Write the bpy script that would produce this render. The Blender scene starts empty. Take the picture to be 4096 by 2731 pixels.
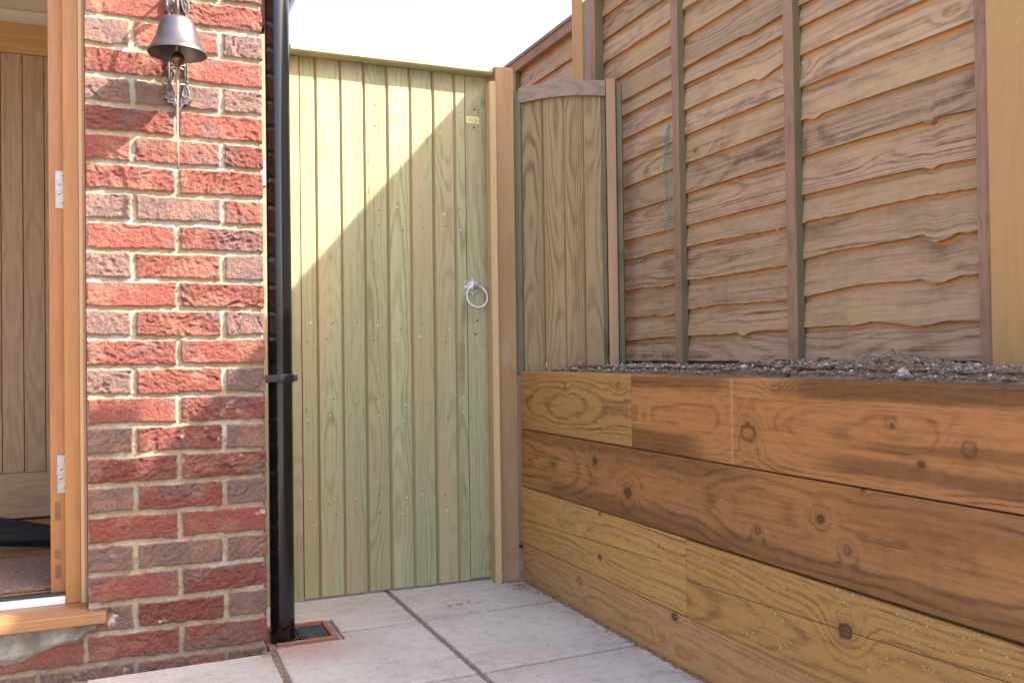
import bpy, math, random
import numpy as np
from mathutils import Vector, Matrix
random.seed(7); RS=np.random.RandomState(11)
S=bpy.context.scene
COL=S.collection
# ------------------------------------------------------------------ camera
cam=bpy.data.cameras.new('camera'); cam.sensor_width=36; cam.lens=36*3634.5/4096; cam.clip_end=500; cam.clip_start=.02
co=bpy.data.objects.new('camera',cam); COL.objects.link(co); S.camera=co
Rv=Vector((.91893062,-.39419159,-.01339812)); Uv=Vector((.00675126,-.01824403,.99981077)); Fv=Vector((.39436143,.91884718,.0141037))
m=Matrix((Rv,Uv,-Fv)).transposed().to_4x4(); m.translation=Vector((0,0,.795)); co.matrix_world=m
# ------------------------------------------------------------------ light
SUN=Vector((1.0,-.70,1.13)).normalized()
w=bpy.data.worlds.new('World'); S.world=w; w.use_nodes=True
nt=w.node_tree; bg=nt.nodes['Background']; sky=nt.nodes.new('ShaderNodeTexSky'); sky.sky_type='NISHITA'; sky.sun_disc=False
sky.sun_elevation=math.asin(SUN.z); sky.sun_rotation=math.atan2(SUN.x,SUN.y); sky.air_density=1.0; sky.dust_density=5.0; sky.ozone_density=1.0
nt.links.new(sky.outputs[0],bg.inputs[0]); bg.inputs[1].default_value=.15
sl=bpy.data.lights.new('sun','SUN'); sl.energy=3.7; sl.angle=math.radians(.53); sl.color=(1,.955,.885)
so=bpy.data.objects.new('sun',sl); COL.objects.link(so); so.rotation_euler=SUN.to_track_quat('Z','Y').to_euler(); so.location=(3,-2,5)
V=S.view_settings; V.view_transform='Standard'; V.look='None'; V.gamma=1; V.exposure=2.24
S.render.engine='CYCLES'; S.cycles.max_bounces=8; S.cycles.diffuse_bounces=5
# ------------------------------------------------------------------ helpers
def tag(o,label=None,cat=None,group=None,kind=None):
    if label:o['label']=label
    if cat:o['category']=cat
    if group:o['group']=group
    if kind:o['kind']=kind
    return o
def thing(name,label,cat,loc=(0,0,0),group=None):
    o=bpy.data.objects.new(name,None); o.empty_display_size=.1; COL.objects.link(o); o.location=loc
    return tag(o,label,cat,group)
class MB:
    """collects boxes, prisms, grids and tubes with wood-grain coordinates"""
    def __init__(s): s.v=[];s.f=[];s.gp=[];s.sd=[];s.mi=[];s.fr=[];s.sm=[]
    def add(s,vs,fs,gp=None,seed=None,mi=0,fresh=None,smooth=False):
        n=len(s.v); seed=random.random()*50 if seed is None else seed
        s.v+= [tuple(v) for v in vs]; s.gp+= [tuple(g) for g in (gp if gp is not None else vs)]
        s.sd+=[seed]*len(vs); s.fr+= list(fresh) if fresh is not None else [0.]*len(vs)
        for i,f in enumerate(fs):
            s.f.append(tuple(n+k for k in f)); s.mi.append(mi[i] if isinstance(mi,(list,tuple)) else mi); s.sm.append(smooth)
    def box(s,lo,hi,ax='z',seed=None,mi=0,nmi=None,face=None):
        """ax = grain axis; nmi = material of the -Y face; grain frame: x across, y depth, z along"""
        x0,y0,z0=lo;x1,y1,z1=hi
        vs=[(x,y,z) for z in (z0,z1) for y in (y0,y1) for x in (x0,x1)]
        fs=[(0,2,3,1),(4,5,7,6),(0,1,5,4),(2,6,7,3),(0,4,6,2),(1,3,7,5)]
        c=((x0+x1)/2,(y0+y1)/2,(z0+z1)/2)
        def g(p):
            d=[p[i]-c[i] for i in range(3)]
            if ax=='z': r=(d[0],d[1],p[2])
            elif ax=='x': r=(d[2],d[1],p[0])
            else: r=(d[2],d[0],p[1])
            if face=='x' and ax=='z': r=(d[1],d[0],p[2])
            return r
        ml=[mi]*6
        if nmi is not None: ml[2]=nmi
        s.add(vs,fs,[g(p) for p in vs],seed,ml)
    def prism(s,prof,l0,l1,fn,seed=None,mi=0,nseg=1,smooth=False):
        """profile [(a,b)] extruded along l; fn(a,b,l)->xyz ; grain (a,b,l)"""
        n=len(prof); vs=[];gp=[];fs=[]
        for k in range(nseg+1):
            l=l0+(l1-l0)*k/nseg
            for a,b in prof: vs.append(fn(a,b,l)); gp.append((a,b,l))
        for k in range(nseg):
            for i in range(n):
                j=(i+1)%n; fs.append((k*n+i,k*n+j,(k+1)*n+j,(k+1)*n+i))
        fs.append(tuple(range(n))[::-1]); fs.append(tuple(nseg*n+i for i in range(n)))
        s.add(vs,fs,gp,seed,mi,smooth=smooth)
    def tube(s,pts,r,n=8,closed=False,mi=0,seed=None):
        pts=[Vector(p) for p in pts]; rs=r if isinstance(r,(list,tuple)) else [r]*len(pts)
        vs=[];fs=[];N=len(pts); up=Vector((0,0,1)); prev=None
        for i,p in enumerate(pts):
            a=pts[(i-1)%N] if (closed or i>0) else p; b=pts[(i+1)%N] if (closed or i<N-1) else p
            t=(b-a).normalized()
            u=(prev-t*prev.dot(t)) if prev is not None else t.cross(Vector((.3,.9,.2)))
            u.normalize(); prev=u; w_=t.cross(u)
            for k in range(n):
                an=2*math.pi*k/n; vs.append(p+(u*math.cos(an)+w_*math.sin(an))*rs[i])
        for i in range(N if closed else N-1):
            for k in range(n):
                fs.append((i*n+k,i*n+(k+1)%n,((i+1)%N)*n+(k+1)%n,((i+1)%N)*n+k))
        if not closed: fs.append(tuple(range(n))[::-1]); fs.append(tuple((N-1)*n+k for k in range(n)))
        s.add(vs,fs,None,seed,mi,smooth=True)
    def lathe(s,prof,c,n=40,mi=0,axis='z'):
        vs=[];fs=[]
        for r,z in prof:
            for k in range(n):
                a=2*math.pi*k/n
                if axis=='z': vs.append((c[0]+r*math.cos(a),c[1]+r*math.sin(a),c[2]+z))
                else: vs.append((c[0]+r*math.cos(a),c[1]-z,c[2]+r*math.sin(a)))
        for i in range(len(prof)-1):
            for k in range(n): fs.append((i*n+k,i*n+(k+1)%n,(i+1)*n+(k+1)%n,(i+1)*n+k))
        s.add(vs,fs,None,None,mi,smooth=True)
    def build(s,name,mats,parent=None,bevel=0,loc=None):
        me=bpy.data.meshes.new(name); off=Vector(loc) if loc is not None else (parent.matrix_world.translation if False else Vector((0,0,0)))
        me.from_pydata([tuple(Vector(v)-off) for v in s.v],[],s.f)
        mats=mats if isinstance(mats,(list,tuple)) else [mats]
        for m_ in mats: me.materials.append(m_)
        me.polygons.foreach_set('material_index',s.mi); me.polygons.foreach_set('use_smooth',s.sm)
        a=me.attributes.new('gp','FLOAT_VECTOR','POINT'); a.data.foreach_set('vector',np.array(s.gp,'f').ravel())
        a=me.attributes.new('sd','FLOAT','POINT'); a.data.foreach_set('value',np.array(s.sd,'f'))
        a=me.attributes.new('fresh','FLOAT','POINT'); a.data.foreach_set('value',np.array(s.fr,'f'))
        me.update()
        o=bpy.data.objects.new(name,me); COL.objects.link(o); o.location=off
        if parent: 
            o.parent=parent; o.location=off-parent.location if parent.type=='EMPTY' else off-Vector(parent_world(parent))
        if bevel:
            b=o.modifiers.new('edge','BEVEL'); b.width=bevel; b.segments=2; b.limit_method='ANGLE'; b.angle_limit=math.radians(50)
        return o
def parent_world(o):
    p=Vector((0,0,0))
    while o: p+=o.location; o=o.parent
    return p
# ------------------------------------------------------------------ node helper
class NG:
    def __init__(s,name):
        s.m=bpy.data.materials.new(name); s.m.use_nodes=True; s.t=s.m.node_tree; s.b=s.t.nodes['Principled BSDF']
    def n(s,ty,**k):
        n=s.t.nodes.new(ty)
        for a,b in k.items(): setattr(n,a,b)
        return n
    def set(s,inp,v):
        if hasattr(v,'is_output') or isinstance(v,bpy.types.NodeSocket): s.t.links.new(v,inp)
        else: inp.default_value=v
    def M(s,op,a,b=0.,c=0.,clamp=False):
        n=s.n('ShaderNodeMath',operation=op,use_clamp=clamp)
        s.set(n.inputs[0],a); s.set(n.inputs[1],b); s.set(n.inputs[2],c); return n.outputs[0]
    def VM(s,op,a,b=(0,0,0),sc=None):
        n=s.n('ShaderNodeVectorMath',operation=op); s.set(n.inputs[0],a); s.set(n.inputs[1],b)
        if sc is not None: s.set(n.inputs['Scale'],sc)
        return n.outputs[1] if op in('LENGTH','DOT_PRODUCT','DISTANCE') else n.outputs[0]
    def noise(s,vec,scale,w=None,detail=2.,rough=.5,dist=0.,dim=None):
        n=s.n('ShaderNodeTexNoise',noise_dimensions='4D' if w is not None else '3D')
        s.set(n.inputs['Vector'],vec)
        if w is not None: s.set(n.inputs['W'],w)
        n.inputs['Scale'].default_value=scale; n.inputs['Detail'].default_value=detail; n.inputs['Roughness'].default_value=rough; n.inputs['Distortion'].default_value=dist
        return n.outputs[0]
    def vor(s,vec,scale,rand=1.,feat='F1'):
        n=s.n('ShaderNodeTexVoronoi',feature=feat); s.set(n.inputs['Vector'],vec); n.inputs['Scale'].default_value=scale; n.inputs['Randomness'].default_value=rand
        return n
    def ramp(s,v,a,b,c=0.,d=1.,smooth=True):
        n=s.n('ShaderNodeMapRange',interpolation_type='SMOOTHSTEP' if smooth else 'LINEAR'); s.set(n.inputs['Value'],v)
        for i,x in enumerate((a,b,c,d)): n.inputs[i+1].default_value=x
        return n.outputs[0]
    def mix(s,f,a,b,mode='MIX'):
        n=s.n('ShaderNodeMix',data_type='RGBA',blend_type=mode); s.set(n.inputs[0],f)
        for i,x in ((6,a),(7,b)): s.set(n.inputs[i],x if not isinstance(x,tuple) or len(x)==4 else x+(1,))
        return n.outputs[2]
    def attr(s,name): return s.n('ShaderNodeAttribute',attribute_name=name)
    def xyz(s,v):
        n=s.n('ShaderNodeSeparateXYZ'); s.set(n.inputs[0],v); return n.outputs
    def comb(s,x,y,z):
        n=s.n('ShaderNodeCombineXYZ'); s.set(n.inputs[0],x);s.set(n.inputs[1],y);s.set(n.inputs[2],z); return n.outputs[0]
    def bump(s,h,strength=.5,dist=.002,nrm=None):
        n=s.n('ShaderNodeBump'); s.set(n.inputs['Height'],h); n.inputs['Strength'].default_value=strength; n.inputs['Distance'].default_value=dist
        if nrm is not None: s.set(n.inputs['Normal'],nrm)
        return n.outputs[0]
    def out(s,color=None,rough=None,nrm=None,metal=None,spec=None):
        if color is not None: s.set(s.b.inputs['Base Color'],color if not isinstance(color,tuple) or len(color)==4 else color+(1,))
        if rough is not None: s.set(s.b.inputs['Roughness'],rough)
        if metal is not None: s.set(s.b.inputs['Metallic'],metal)
        if spec is not None: s.set(s.b.inputs['Specular IOR Level'],spec)
        if nrm is not None: s.t.links.new(nrm,s.b.inputs['Normal'])
        return s.m
def wood(name,light,dark,spacing=.006,wob=.05,core=.03,cont=.75,tint=.12,fibre=.25,knots=(),vk=0.,vkc=(.1,.05,.025),stain=None,stain_amt=0.,warm=None,bump=.35,rough=.75,fresh=None,speck=None,broad=None,sharp=2.2,streak=90.,specv=.25,kdark=(.035,.015,.008),wave=.012,mott=.22,cracks=(),saw=0.,bands=(),vline=None):
    g=NG(name); P=g.attr('gp').outputs['Vector']; sd=g.attr('sd').outputs['Fac']
    x,y,z=g.xyz(P); off=g.M('MULTIPLY',sd,13.7)
    zs=g.comb(0.,0.,z)
    # slowly wandering pith gives the nested arches along the board
    d0=g.noise(g.comb(0.,0.,g.M('MULTIPLY',z,1.0)),1.1,off,1.5)
    rn0=g.n('ShaderNodeTexWhiteNoise',noise_dimensions='1D'); g.set(rn0.inputs['W'],g.M('ADD',sd,3.3)); r0=g.xyz(rn0.outputs['Color'])
    D=g.M('ADD',g.M('MULTIPLY',g.M('SUBTRACT',d0,.35),wob*3.2),g.M('MULTIPLY',core,g.ramp(r0[0],0.,1.,.6,2.6,False)))
    cx=g.M('MULTIPLY',g.M('SUBTRACT',g.noise(zs,.5,g.M('ADD',off,7.),1.),.5),.10)
    cx=g.M('ADD',cx,g.M('MULTIPLY',g.M('SUBTRACT',r0[1],.5),.07))
    wv=g.M('MULTIPLY',g.M('SUBTRACT',g.noise(g.comb(g.M('MULTIPLY',x,2.2),y,g.M('MULTIPLY',z,.8)),7.,off,3.,.55),.5),wave)
    xx=g.M('ADD',g.M('SUBTRACT',x,cx),wv); yy=g.M('ADD',y,D)
    r=g.M('SQRT',g.M('ADD',g.M('MULTIPLY',xx,xx),g.M('MULTIPLY',yy,yy)))
    kd=None
    for (ka,kl,kr,kk) in knots:   # explicit knots: across, along, radius, darkness
        dx=g.M('SUBTRACT',x,ka); dz=g.M('MULTIPLY',g.M('SUBTRACT',z,kl),.8)
        dist=g.M('SQRT',g.M('ADD',g.M('MULTIPLY',dx,dx),g.M('MULTIPLY',dz,dz)))
        dist=g.M('ADD',dist,g.M('MULTIPLY',g.M('SUBTRACT',g.noise(P,60.,None,2.),.5),kr*.7))
        bumpk=g.M('MULTIPLY',g.M('EXPONENT',g.M('MULTIPLY',g.M('MULTIPLY',dist,dist),-1/(kr*2.6)**2)),kr*1.5)
        r=g.M('ADD',r,bumpk)
        one=g.M('MULTIPLY',g.M('MULTIPLY',g.ramp(dist,kr*.75,kr*1.15,1.,0.),g.ramp(dist,kr*.35,kr*.8,.35 if kk<.85 else .8,1.)),min(1.,kk*1.2))
        halo=g.M('MULTIPLY',g.ramp(dist,kr*.8,kr*2.4,1.,0.),.28*kk)
        one=g.M('MAXIMUM',one,halo)
        kd=one if kd is None else g.M('MAXIMUM',kd,one)
    if vk>0:
        pv=g.comb(g.M('ADD',g.M('MULTIPLY',x,1.),off),0.,g.M('ADD',g.M('MULTIPLY',z,.42),off))
        vn=g.vor(pv,7.5); dd=vn.outputs['Distance']
        rnd=g.xyz(vn.outputs['Color'])[0]; keep=g.ramp(rnd,1-vk,1-vk+.01,0.,1.)
        dd=g.M('ADD',dd,g.M('MULTIPLY',g.M('SUBTRACT',g.noise(P,70.,None,2.),.5),.05))
        r=g.M('ADD',r,g.M('MULTIPLY',g.M('MULTIPLY',g.M('EXPONENT',g.M('MULTIPLY',g.M('MULTIPLY',dd,dd),-30.)),.02),keep))
        one=g.M('MULTIPLY',g.M('MAXIMUM',g.ramp(dd,.045,.075,1.,0.),g.M('MULTIPLY',g.ramp(dd,.05,.22,1.,0.),.3)),keep)
        kd=one if kd is None else g.M('MAXIMUM',kd,one)
    ph=g.M('DIVIDE',r,spacing)
    ph=g.M('ADD',ph,g.M('MULTIPLY',g.noise(g.comb(g.M('MULTIPLY',x,3.),y,z),5.,off,2.),1.6))
    ln=g.M('POWER',g.M('ADD',g.M('MULTIPLY',g.M('SINE',g.M('MULTIPLY',ph,6.2832)),.5),.5),sharp)
    amp=g.ramp(g.noise(g.comb(g.M('MULTIPLY',r,45.),0.,g.M('MULTIPLY',z,.7)),1.,off,2.),.3,.7,.25,1.)
    ln=g.M('MULTIPLY',ln,amp)
    fb=g.noise(g.comb(g.M('MULTIPLY',x,streak),g.M('MULTIPLY',y,streak),g.M('MULTIPLY',z,3.)),3.,off,3.,.6)
    fb=g.ramp(fb,.28,.72,0.,1.,False)
    fb2=g.ramp(g.noise(g.comb(g.M('MULTIPLY',x,streak*.8),g.M('MULTIPLY',y,streak),g.M('MULTIPLY',z,1.2)),1.1,g.M('ADD',off,9.),3.,.65),.3,.7,0.,1.,False)
    mo=g.ramp(g.noise(g.comb(g.M('MULTIPLY',x,1.6),y,g.M('MULTIPLY',z,.8)),34.,g.M('ADD',off,4.),4.,.65),.3,.7,-1.,1.,False)
    f=g.M('ADD',g.M('MULTIPLY',ln,cont),g.M('MULTIPLY',g.M('SUBTRACT',fb,.5),fibre))
    f=g.M('ADD',f,g.M('MULTIPLY',g.M('SUBTRACT',fb2,.45),fibre*.9))
    f=g.M('ADD',f,g.M('MULTIPLY',mo,mott*.5),clamp=True)
    c=g.mix(f,light,dark)
    if broad is not None:  # broad bands of darker heartwood following the rings
        bb=g.ramp(g.noise(g.comb(g.M('MULTIPLY',r,18.),0.,g.M('MULTIPLY',z,.35)),1.,g.M('ADD',off,3.),2.),.42,.66,0.,1.)
        c=g.mix(g.M('MULTIPLY',bb,broad[3]),c,tuple(broad[:3]))
    if warm is not None:
        c=g.mix(g.ramp(g.noise(g.comb(g.M('MULTIPLY',x,4.),y,g.M('MULTIPLY',z,.6)),2.2,g.M('ADD',off,1.),2.),.4,.7,0.,warm[3]),c,tuple(warm[:3]))
    for (bc,bs,hw,so_,za,zb,colr,am) in bands:
        e=g.M('SUBTRACT',x,g.M('ADD',bc,g.M('MULTIPLY',g.M('SUBTRACT',z,za),bs)))
        e=g.M('ADD',e,g.M('MULTIPLY',g.M('SUBTRACT',g.noise(g.comb(g.M('MULTIPLY',x,6.),0.,z),3.,off,4.,.6),.5),.05))
        e=g.M('ADD',g.M('ABSOLUTE',e),g.M('MULTIPLY',g.M('SUBTRACT',fb2,.5),.012))
        e=g.M('MULTIPLY',g.ramp(e,hw,hw+so_,1.,0.),g.M('MULTIPLY',g.ramp(z,min(za,zb)-.06,min(za,zb)+.10),g.ramp(z,max(za,zb)-.10,max(za,zb)+.06,1.,0.)))
        c=g.mix(g.M('MULTIPLY',e,am),c,g.mix(f,colr,tuple(q*.45 for q in colr)))
    # per board tint
    rn=g.n('ShaderNodeTexWhiteNoise',noise_dimensions='1D'); g.set(rn.inputs['W'],sd)
    tv=g.ramp(rn.outputs['Value'],0.,1.,1.-tint,1.+tint,False)
    sc=g.n('ShaderNodeVectorMath',operation='SCALE'); g.set(sc.inputs[0],c); g.set(sc.inputs['Scale'],tv); c=sc.outputs[0]
    pos=g.n('ShaderNodeNewGeometry').outputs['Position']
    if stain is not None:
        sn=g.noise(g.VM('MULTIPLY',P,(1.,1.,.6)),9.,off,4.,.6)
        c=g.mix(g.M('MULTIPLY',g.ramp(sn,.5,.72),stain_amt),c,stain)
    if vline:
        e=g.M('ABSOLUTE',g.M('ADD',g.M('SUBTRACT',z,vline),g.M('MULTIPLY',g.M('SUBTRACT',g.noise(g.comb(x,0.,0.),40.,None,2.),.5),.004)))
        c=g.mix(g.M('MULTIPLY',g.ramp(e,.001,.007,1.,0.),g.ramp(g.noise(P,30.,None,3.),.25,.6,.15,.5)),c,(.50,.32,.15))
    if saw>0:
        sw_=g.ramp(g.noise(g.comb(g.M('MULTIPLY',x,2.5),0.,g.M('MULTIPLY',z,26.)),1.6,off,4.,.7),.42,.72)
        c=g.mix(g.M('MULTIPLY',sw_,saw),c,tuple(min(1,q*1.25+.05) for q in light))
    if kd is not None: c=g.mix(kd,c,g.mix(g.noise(P,150.),kdark,vkc))
    for (c0_,sl_,za,zb) in cracks:
        e=g.M('SUBTRACT',x,g.M('ADD',c0_,g.M('MULTIPLY',g.M('SUBTRACT',z,za),sl_)))
        e=g.M('ABSOLUTE',g.M('ADD',e,g.M('MULTIPLY',g.M('SUBTRACT',g.noise(zs,9.,None,3.),.5),.006)))
        e=g.M('MULTIPLY',g.ramp(e,.0004,.0017,1.,0.),g.M('MULTIPLY',g.ramp(z,min(za,zb),min(za,zb)+.04),g.ramp(z,max(za,zb)-.05,max(za,zb),1.,0.)))
        c=g.mix(g.M('MULTIPLY',e,.9),c,(.05,.025,.012))
    if speck is not None:
        sp=g.ramp(g.noise(g.comb(g.M('MULTIPLY',x,2.6),y,g.M('MULTIPLY',z,1.)),150.,off,2.),.60,.68)
        area=g.ramp(g.noise(P,5.,g.M('ADD',off,5.),2.),.40,.56)
        c=g.mix(g.M('MULTIPLY',g.M('MULTIPLY',sp,area),g.M('MULTIPLY',g.ramp(ln,.1,.5),speck[3])),c,tuple(speck[:3]))
    if fresh is not None:
        fr=g.attr('fresh').outputs['Fac']
        fr=g.M('MULTIPLY',fr,g.ramp(g.noise(P,14.,off,2.),.3,.55,.15,1.))
        c=g.mix(fr,c,fresh)
    h=g.M('SUBTRACT',g.M('MULTIPLY',fb,.5),g.M('MULTIPLY',ln,.5))
    return g.out(c,rough,g.bump(h,bump,.0012),spec=specv)
def plain(name,col,rough=.5,metal=0.,var=.0,scale=30.,bump=0.,col2=None,spec=.5,bscale=None,bd=.001):
    g=NG(name); geo=g.n('ShaderNodeTexCoord').outputs['Object']
    c=col+(1,)
    n=g.noise(geo,scale,None,4.,.6)
    c=g.mix(g.ramp(n,.35,.7),col,col2 if col2 else tuple(max(0,x*(1-var)) for x in col))
    nr=g.bump(g.noise(geo,bscale or scale*4,None,4.,.6),bump,bd) if bump else None
    return g.out(c,rough,nr,metal,spec)
# ------------------------------------------------------------------ materials
gateW=wood('green_treated_pine',(.345,.345,.20),(.145,.13,.058),spacing=.0056,wob=.030,core=.045,cont=.60,tint=.10,fibre=.50,streak=120,wave=.012,vk=.14,stain=(.28,.29,.13),stain_amt=.45,warm=(.42,.30,.16,.45),bump=.25,rough=.7)
gateG=wood('green_treated_groove',(.31,.34,.21),(.21,.22,.12),cont=.3,tint=.06,bump=.15)
gateT=wood('tan_slat_edge',(.34,.265,.135),(.24,.17,.08),cont=.3,tint=.06,bump=.1)
stopW=wood('fresh_pine_stop',(.47,.35,.18),(.33,.22,.10),spacing=.004,cont=.35,tint=.04,bump=.15)
postW=wood('brown_treated_post',(.36,.225,.12),(.22,.125,.06),spacing=.012,wob=.02,core=.09,cont=.4,tint=.05,fibre=.25,stain=(.45,.33,.24),stain_amt=.4,bump=.2)
orangeW=wood('orange_treated_post',(.45,.265,.11),(.31,.165,.06),spacing=.012,wob=.02,core=.08,cont=.45,tint=.05,stain=(.42,.30,.10),stain_amt=.4,speck=(.55,.55,.22,.6),bump=.25,vk=.1,vkc=(.3,.12,.04))
greyW=wood('weathered_grey_post',(.27,.23,.18),(.17,.14,.11),spacing=.006,cont=.5,bump=.3)
sideW=wood('aged_gate_boards',(.33,.24,.13),(.13,.08,.034),spacing=.0065,wob=.04,cont=.8,fibre=.45,vk=.05,tint=.1,bump=.35,stain=(.25,.20,.12),stain_amt=.5)
sideO=wood('orange_edge_boards',(.48,.29,.14),(.34,.18,.08),cont=.3)
sideR=wood('aged_gate_rail',(.30,.235,.185),(.14,.10,.065),spacing=.006,cont=.55,bump=.5,stain=(.10,.08,.06),stain_amt=.5)
stileW=wood('pinkish_stile',(.42,.26,.16),(.32,.18,.10),cont=.35,spacing=.01,stain=(.22,.15,.10),stain_amt=.3)
mossW=wood('mossy_batten',(.18,.165,.10),(.085,.08,.045),cont=.4,bump=.5,stain=(.05,.055,.035),stain_amt=.7)
lapW=wood('brown_lap_boards',(.41,.275,.172),(.10,.056,.030),spacing=.0048,wob=.018,core=.10,cont=.72,tint=.24,fibre=.85,wave=.009,mott=.38,saw=.10,vk=.26,vkc=(.30,.17,.10),kdark=(.10,.055,.035),stain=(.13,.088,.065),stain_amt=.4,warm=(.42,.29,.145,.7),bump=1.,rough=.85,fresh=(.50,.235,.075),streak=120)
batW=wood('brown_batten',(.31,.195,.13),(.13,.075,.05),spacing=.005,cont=.5,tint=.06,fibre=.5,stain=(.12,.075,.07),stain_amt=.6,bump=.5,rough=.85,streak=120)
batG=wood('algae_batten_side',(.185,.15,.085),(.10,.085,.055),cont=.3,bump=.4,stain=(.08,.09,.05),stain_amt=.5)
jambW=wood('oiled_hardwood',(.43,.185,.052),(.27,.105,.026),spacing=.02,wob=.01,core=.12,cont=.25,tint=.03,fibre=.5,stain=(.30,.12,.035),stain_amt=.3,bump=.08,rough=.42,streak=60,specv=.5)
beadW=wood('bare_hardwood_bead',(.55,.36,.20),(.46,.28,.14),spacing=.02,core=.1,cont=.2,tint=.02,fibre=.3,bump=.05,rough=.5)
leafW=wood('oiled_door_edge',(.38,.155,.045),(.20,.07,.02),spacing=.01,core=.1,wob=.01,cont=.35,tint=.03,fibre=.55,stain=(.30,.10,.03),stain_amt=.5,bump=.1,rough=.42,streak=80,specv=.5)
sillW=wood('oiled_hardwood_sill',(.31,.15,.06),(.20,.085,.03),spacing=.02,core=.12,wob=.01,cont=.25,tint=.02,fibre=.5,bump=.06,rough=.42,streak=60,specv=.5)
oakW=wood('oak_veneer',(.48,.335,.205),(.26,.165,.09),spacing=.014,wob=.06,core=.03,cont=.7,tint=.04,fibre=.45,bump=.05,rough=.45,sharp=1.3)
oakR=wood('oak_rail',(.55,.33,.13),(.38,.20,.07),spacing=.007,core=.04,wob=.03,cont=.6,tint=.03,fibre=.4,bump=.05,rough=.45)
blackP=plain('black_pvc',(.006,.006,.007),.15,0,.0,spec=.6,bump=.04,bscale=300)
blackP2=plain('black_pvc_clip',(.014,.014,.016),.3)
bronze=plain('dark_bronze',(.165,.145,.148),.38,.8,col2=(.10,.085,.083),scale=12,bump=.15,bscale=250)
ironM=plain('cast_iron',(.16,.13,.125),.45,.7,col2=(.06,.045,.04),scale=90,bump=.5,bscale=500,bd=.0006)
brassD=plain('dark_brass',(.16,.095,.045),.35,.8,col2=(.08,.05,.035),scale=30)
cordM=plain('brown_leather_cord',(.33,.20,.16),.7,var=.4,scale=200)
galv=plain('galvanised_steel',(.62,.63,.66),.42,.6,col2=(.48,.49,.52),scale=60,bump=.25,bscale=300)
steel=plain('steel_hinge',(.42,.40,.37),.4,.7,col2=(.33,.31,.28),scale=40)
screwM=plain('screw_steel',(.50,.48,.44),.3,.9)
dark=plain('dark_recess',(.015,.012,.01),.8)
brassP=plain('pale_brass_plate',(.72,.64,.38),.35,.55,col2=(.62,.52,.28),scale=50,bump=.5,bscale=500,bd=.0006)
brassT=plain('brass_relief',(.42,.34,.16),.4,.55)
whiteP=plain('white_plastic',(.75,.76,.80),.3)
rubber=plain('dark_rubber',(.03,.03,.032),.6)
creamW=plain('cream_paint',(.62,.56,.44),.6,var=.05,scale=3)
whiteC=plain('white_gloss_trim',(.72,.70,.60),.35)
fabric=plain('black_cloth',(.012,.012,.014),.85,var=.4,scale=40,bump=.3,bscale=600)
terra=plain('brown_gully_plastic',(.33,.12,.06),.4,col2=(.22,.10,.07),scale=40,bump=.1)
pinkdust=plain('dusty_gully_surround',(.33,.20,.18),.85,col2=(.25,.13,.11),scale=60,bump=.3)
grateM=plain('black_grate',(.03,.035,.045),.4,col2=(.09,.08,.075),scale=50)
twineM=plain('teal_twine',(.06,.33,.27),.6,var=.3,scale=300)
renderM=plain('cement_render',(.33,.29,.245),.9,col2=(.15,.125,.10),scale=16,bump=.9,bscale=35,bd=.006)
nailM=plain('bright_nail',(.75,.76,.78),.3,.7)
soilM=plain('damp_soil',(.29,.195,.12),.95,col2=(.15,.10,.06),scale=45,bump=.8,bscale=180,bd=.003)
clodM=plain('soil_clod',(.31,.21,.135),.95,col2=(.13,.08,.05),scale=70,bump=.7,bscale=260,bd=.002)
stoneM=plain('pale_stone',(.55,.49,.43),.8,col2=(.40,.31,.26),scale=60)
debM=plain('wood_crumbs',(.34,.22,.13),.9,col2=(.16,.09,.06),scale=150)
def mat_matting():
    g=NG('coir_mat'); p=g.n('ShaderNodeTexCoord').outputs['Object']
    a=g.noise(g.VM('MULTIPLY',p,(.25,1.,1.)),260.,None,3.,.7)
    c=g.mix(g.ramp(a,.35,.65),(.075,.045,.04),(.30,.20,.15))
    return g.out(c,.95,g.bump(a,.9,.004))
matM=mat_matting()
def mat_parquet():
    g=NG('oak_parquet'); p=g.n('ShaderNodeTexCoord').outputs['Object']
    b=g.n('ShaderNodeTexBrick'); g.set(b.inputs['Vector'],p); b.inputs['Scale'].default_value=1.; b.inputs['Brick Width'].default_value=.42; b.inputs['Row Height'].default_value=.07; b.inputs['Mortar Size'].default_value=.0006
    b.inputs['Color1'].default_value=(.42,.25,.11,1); b.inputs['Color2'].default_value=(.30,.165,.07,1); b.inputs['Mortar'].default_value=(.10,.05,.02,1)
    n=g.noise(g.VM('MULTIPLY',p,(1.,12.,1.)),8.,None,4.,.6)
    return g.out(g.mix(g.ramp(n,.3,.7,0.,.45),b.outputs[0],(.22,.12,.05)),.3)
parquet=mat_parquet()
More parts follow.
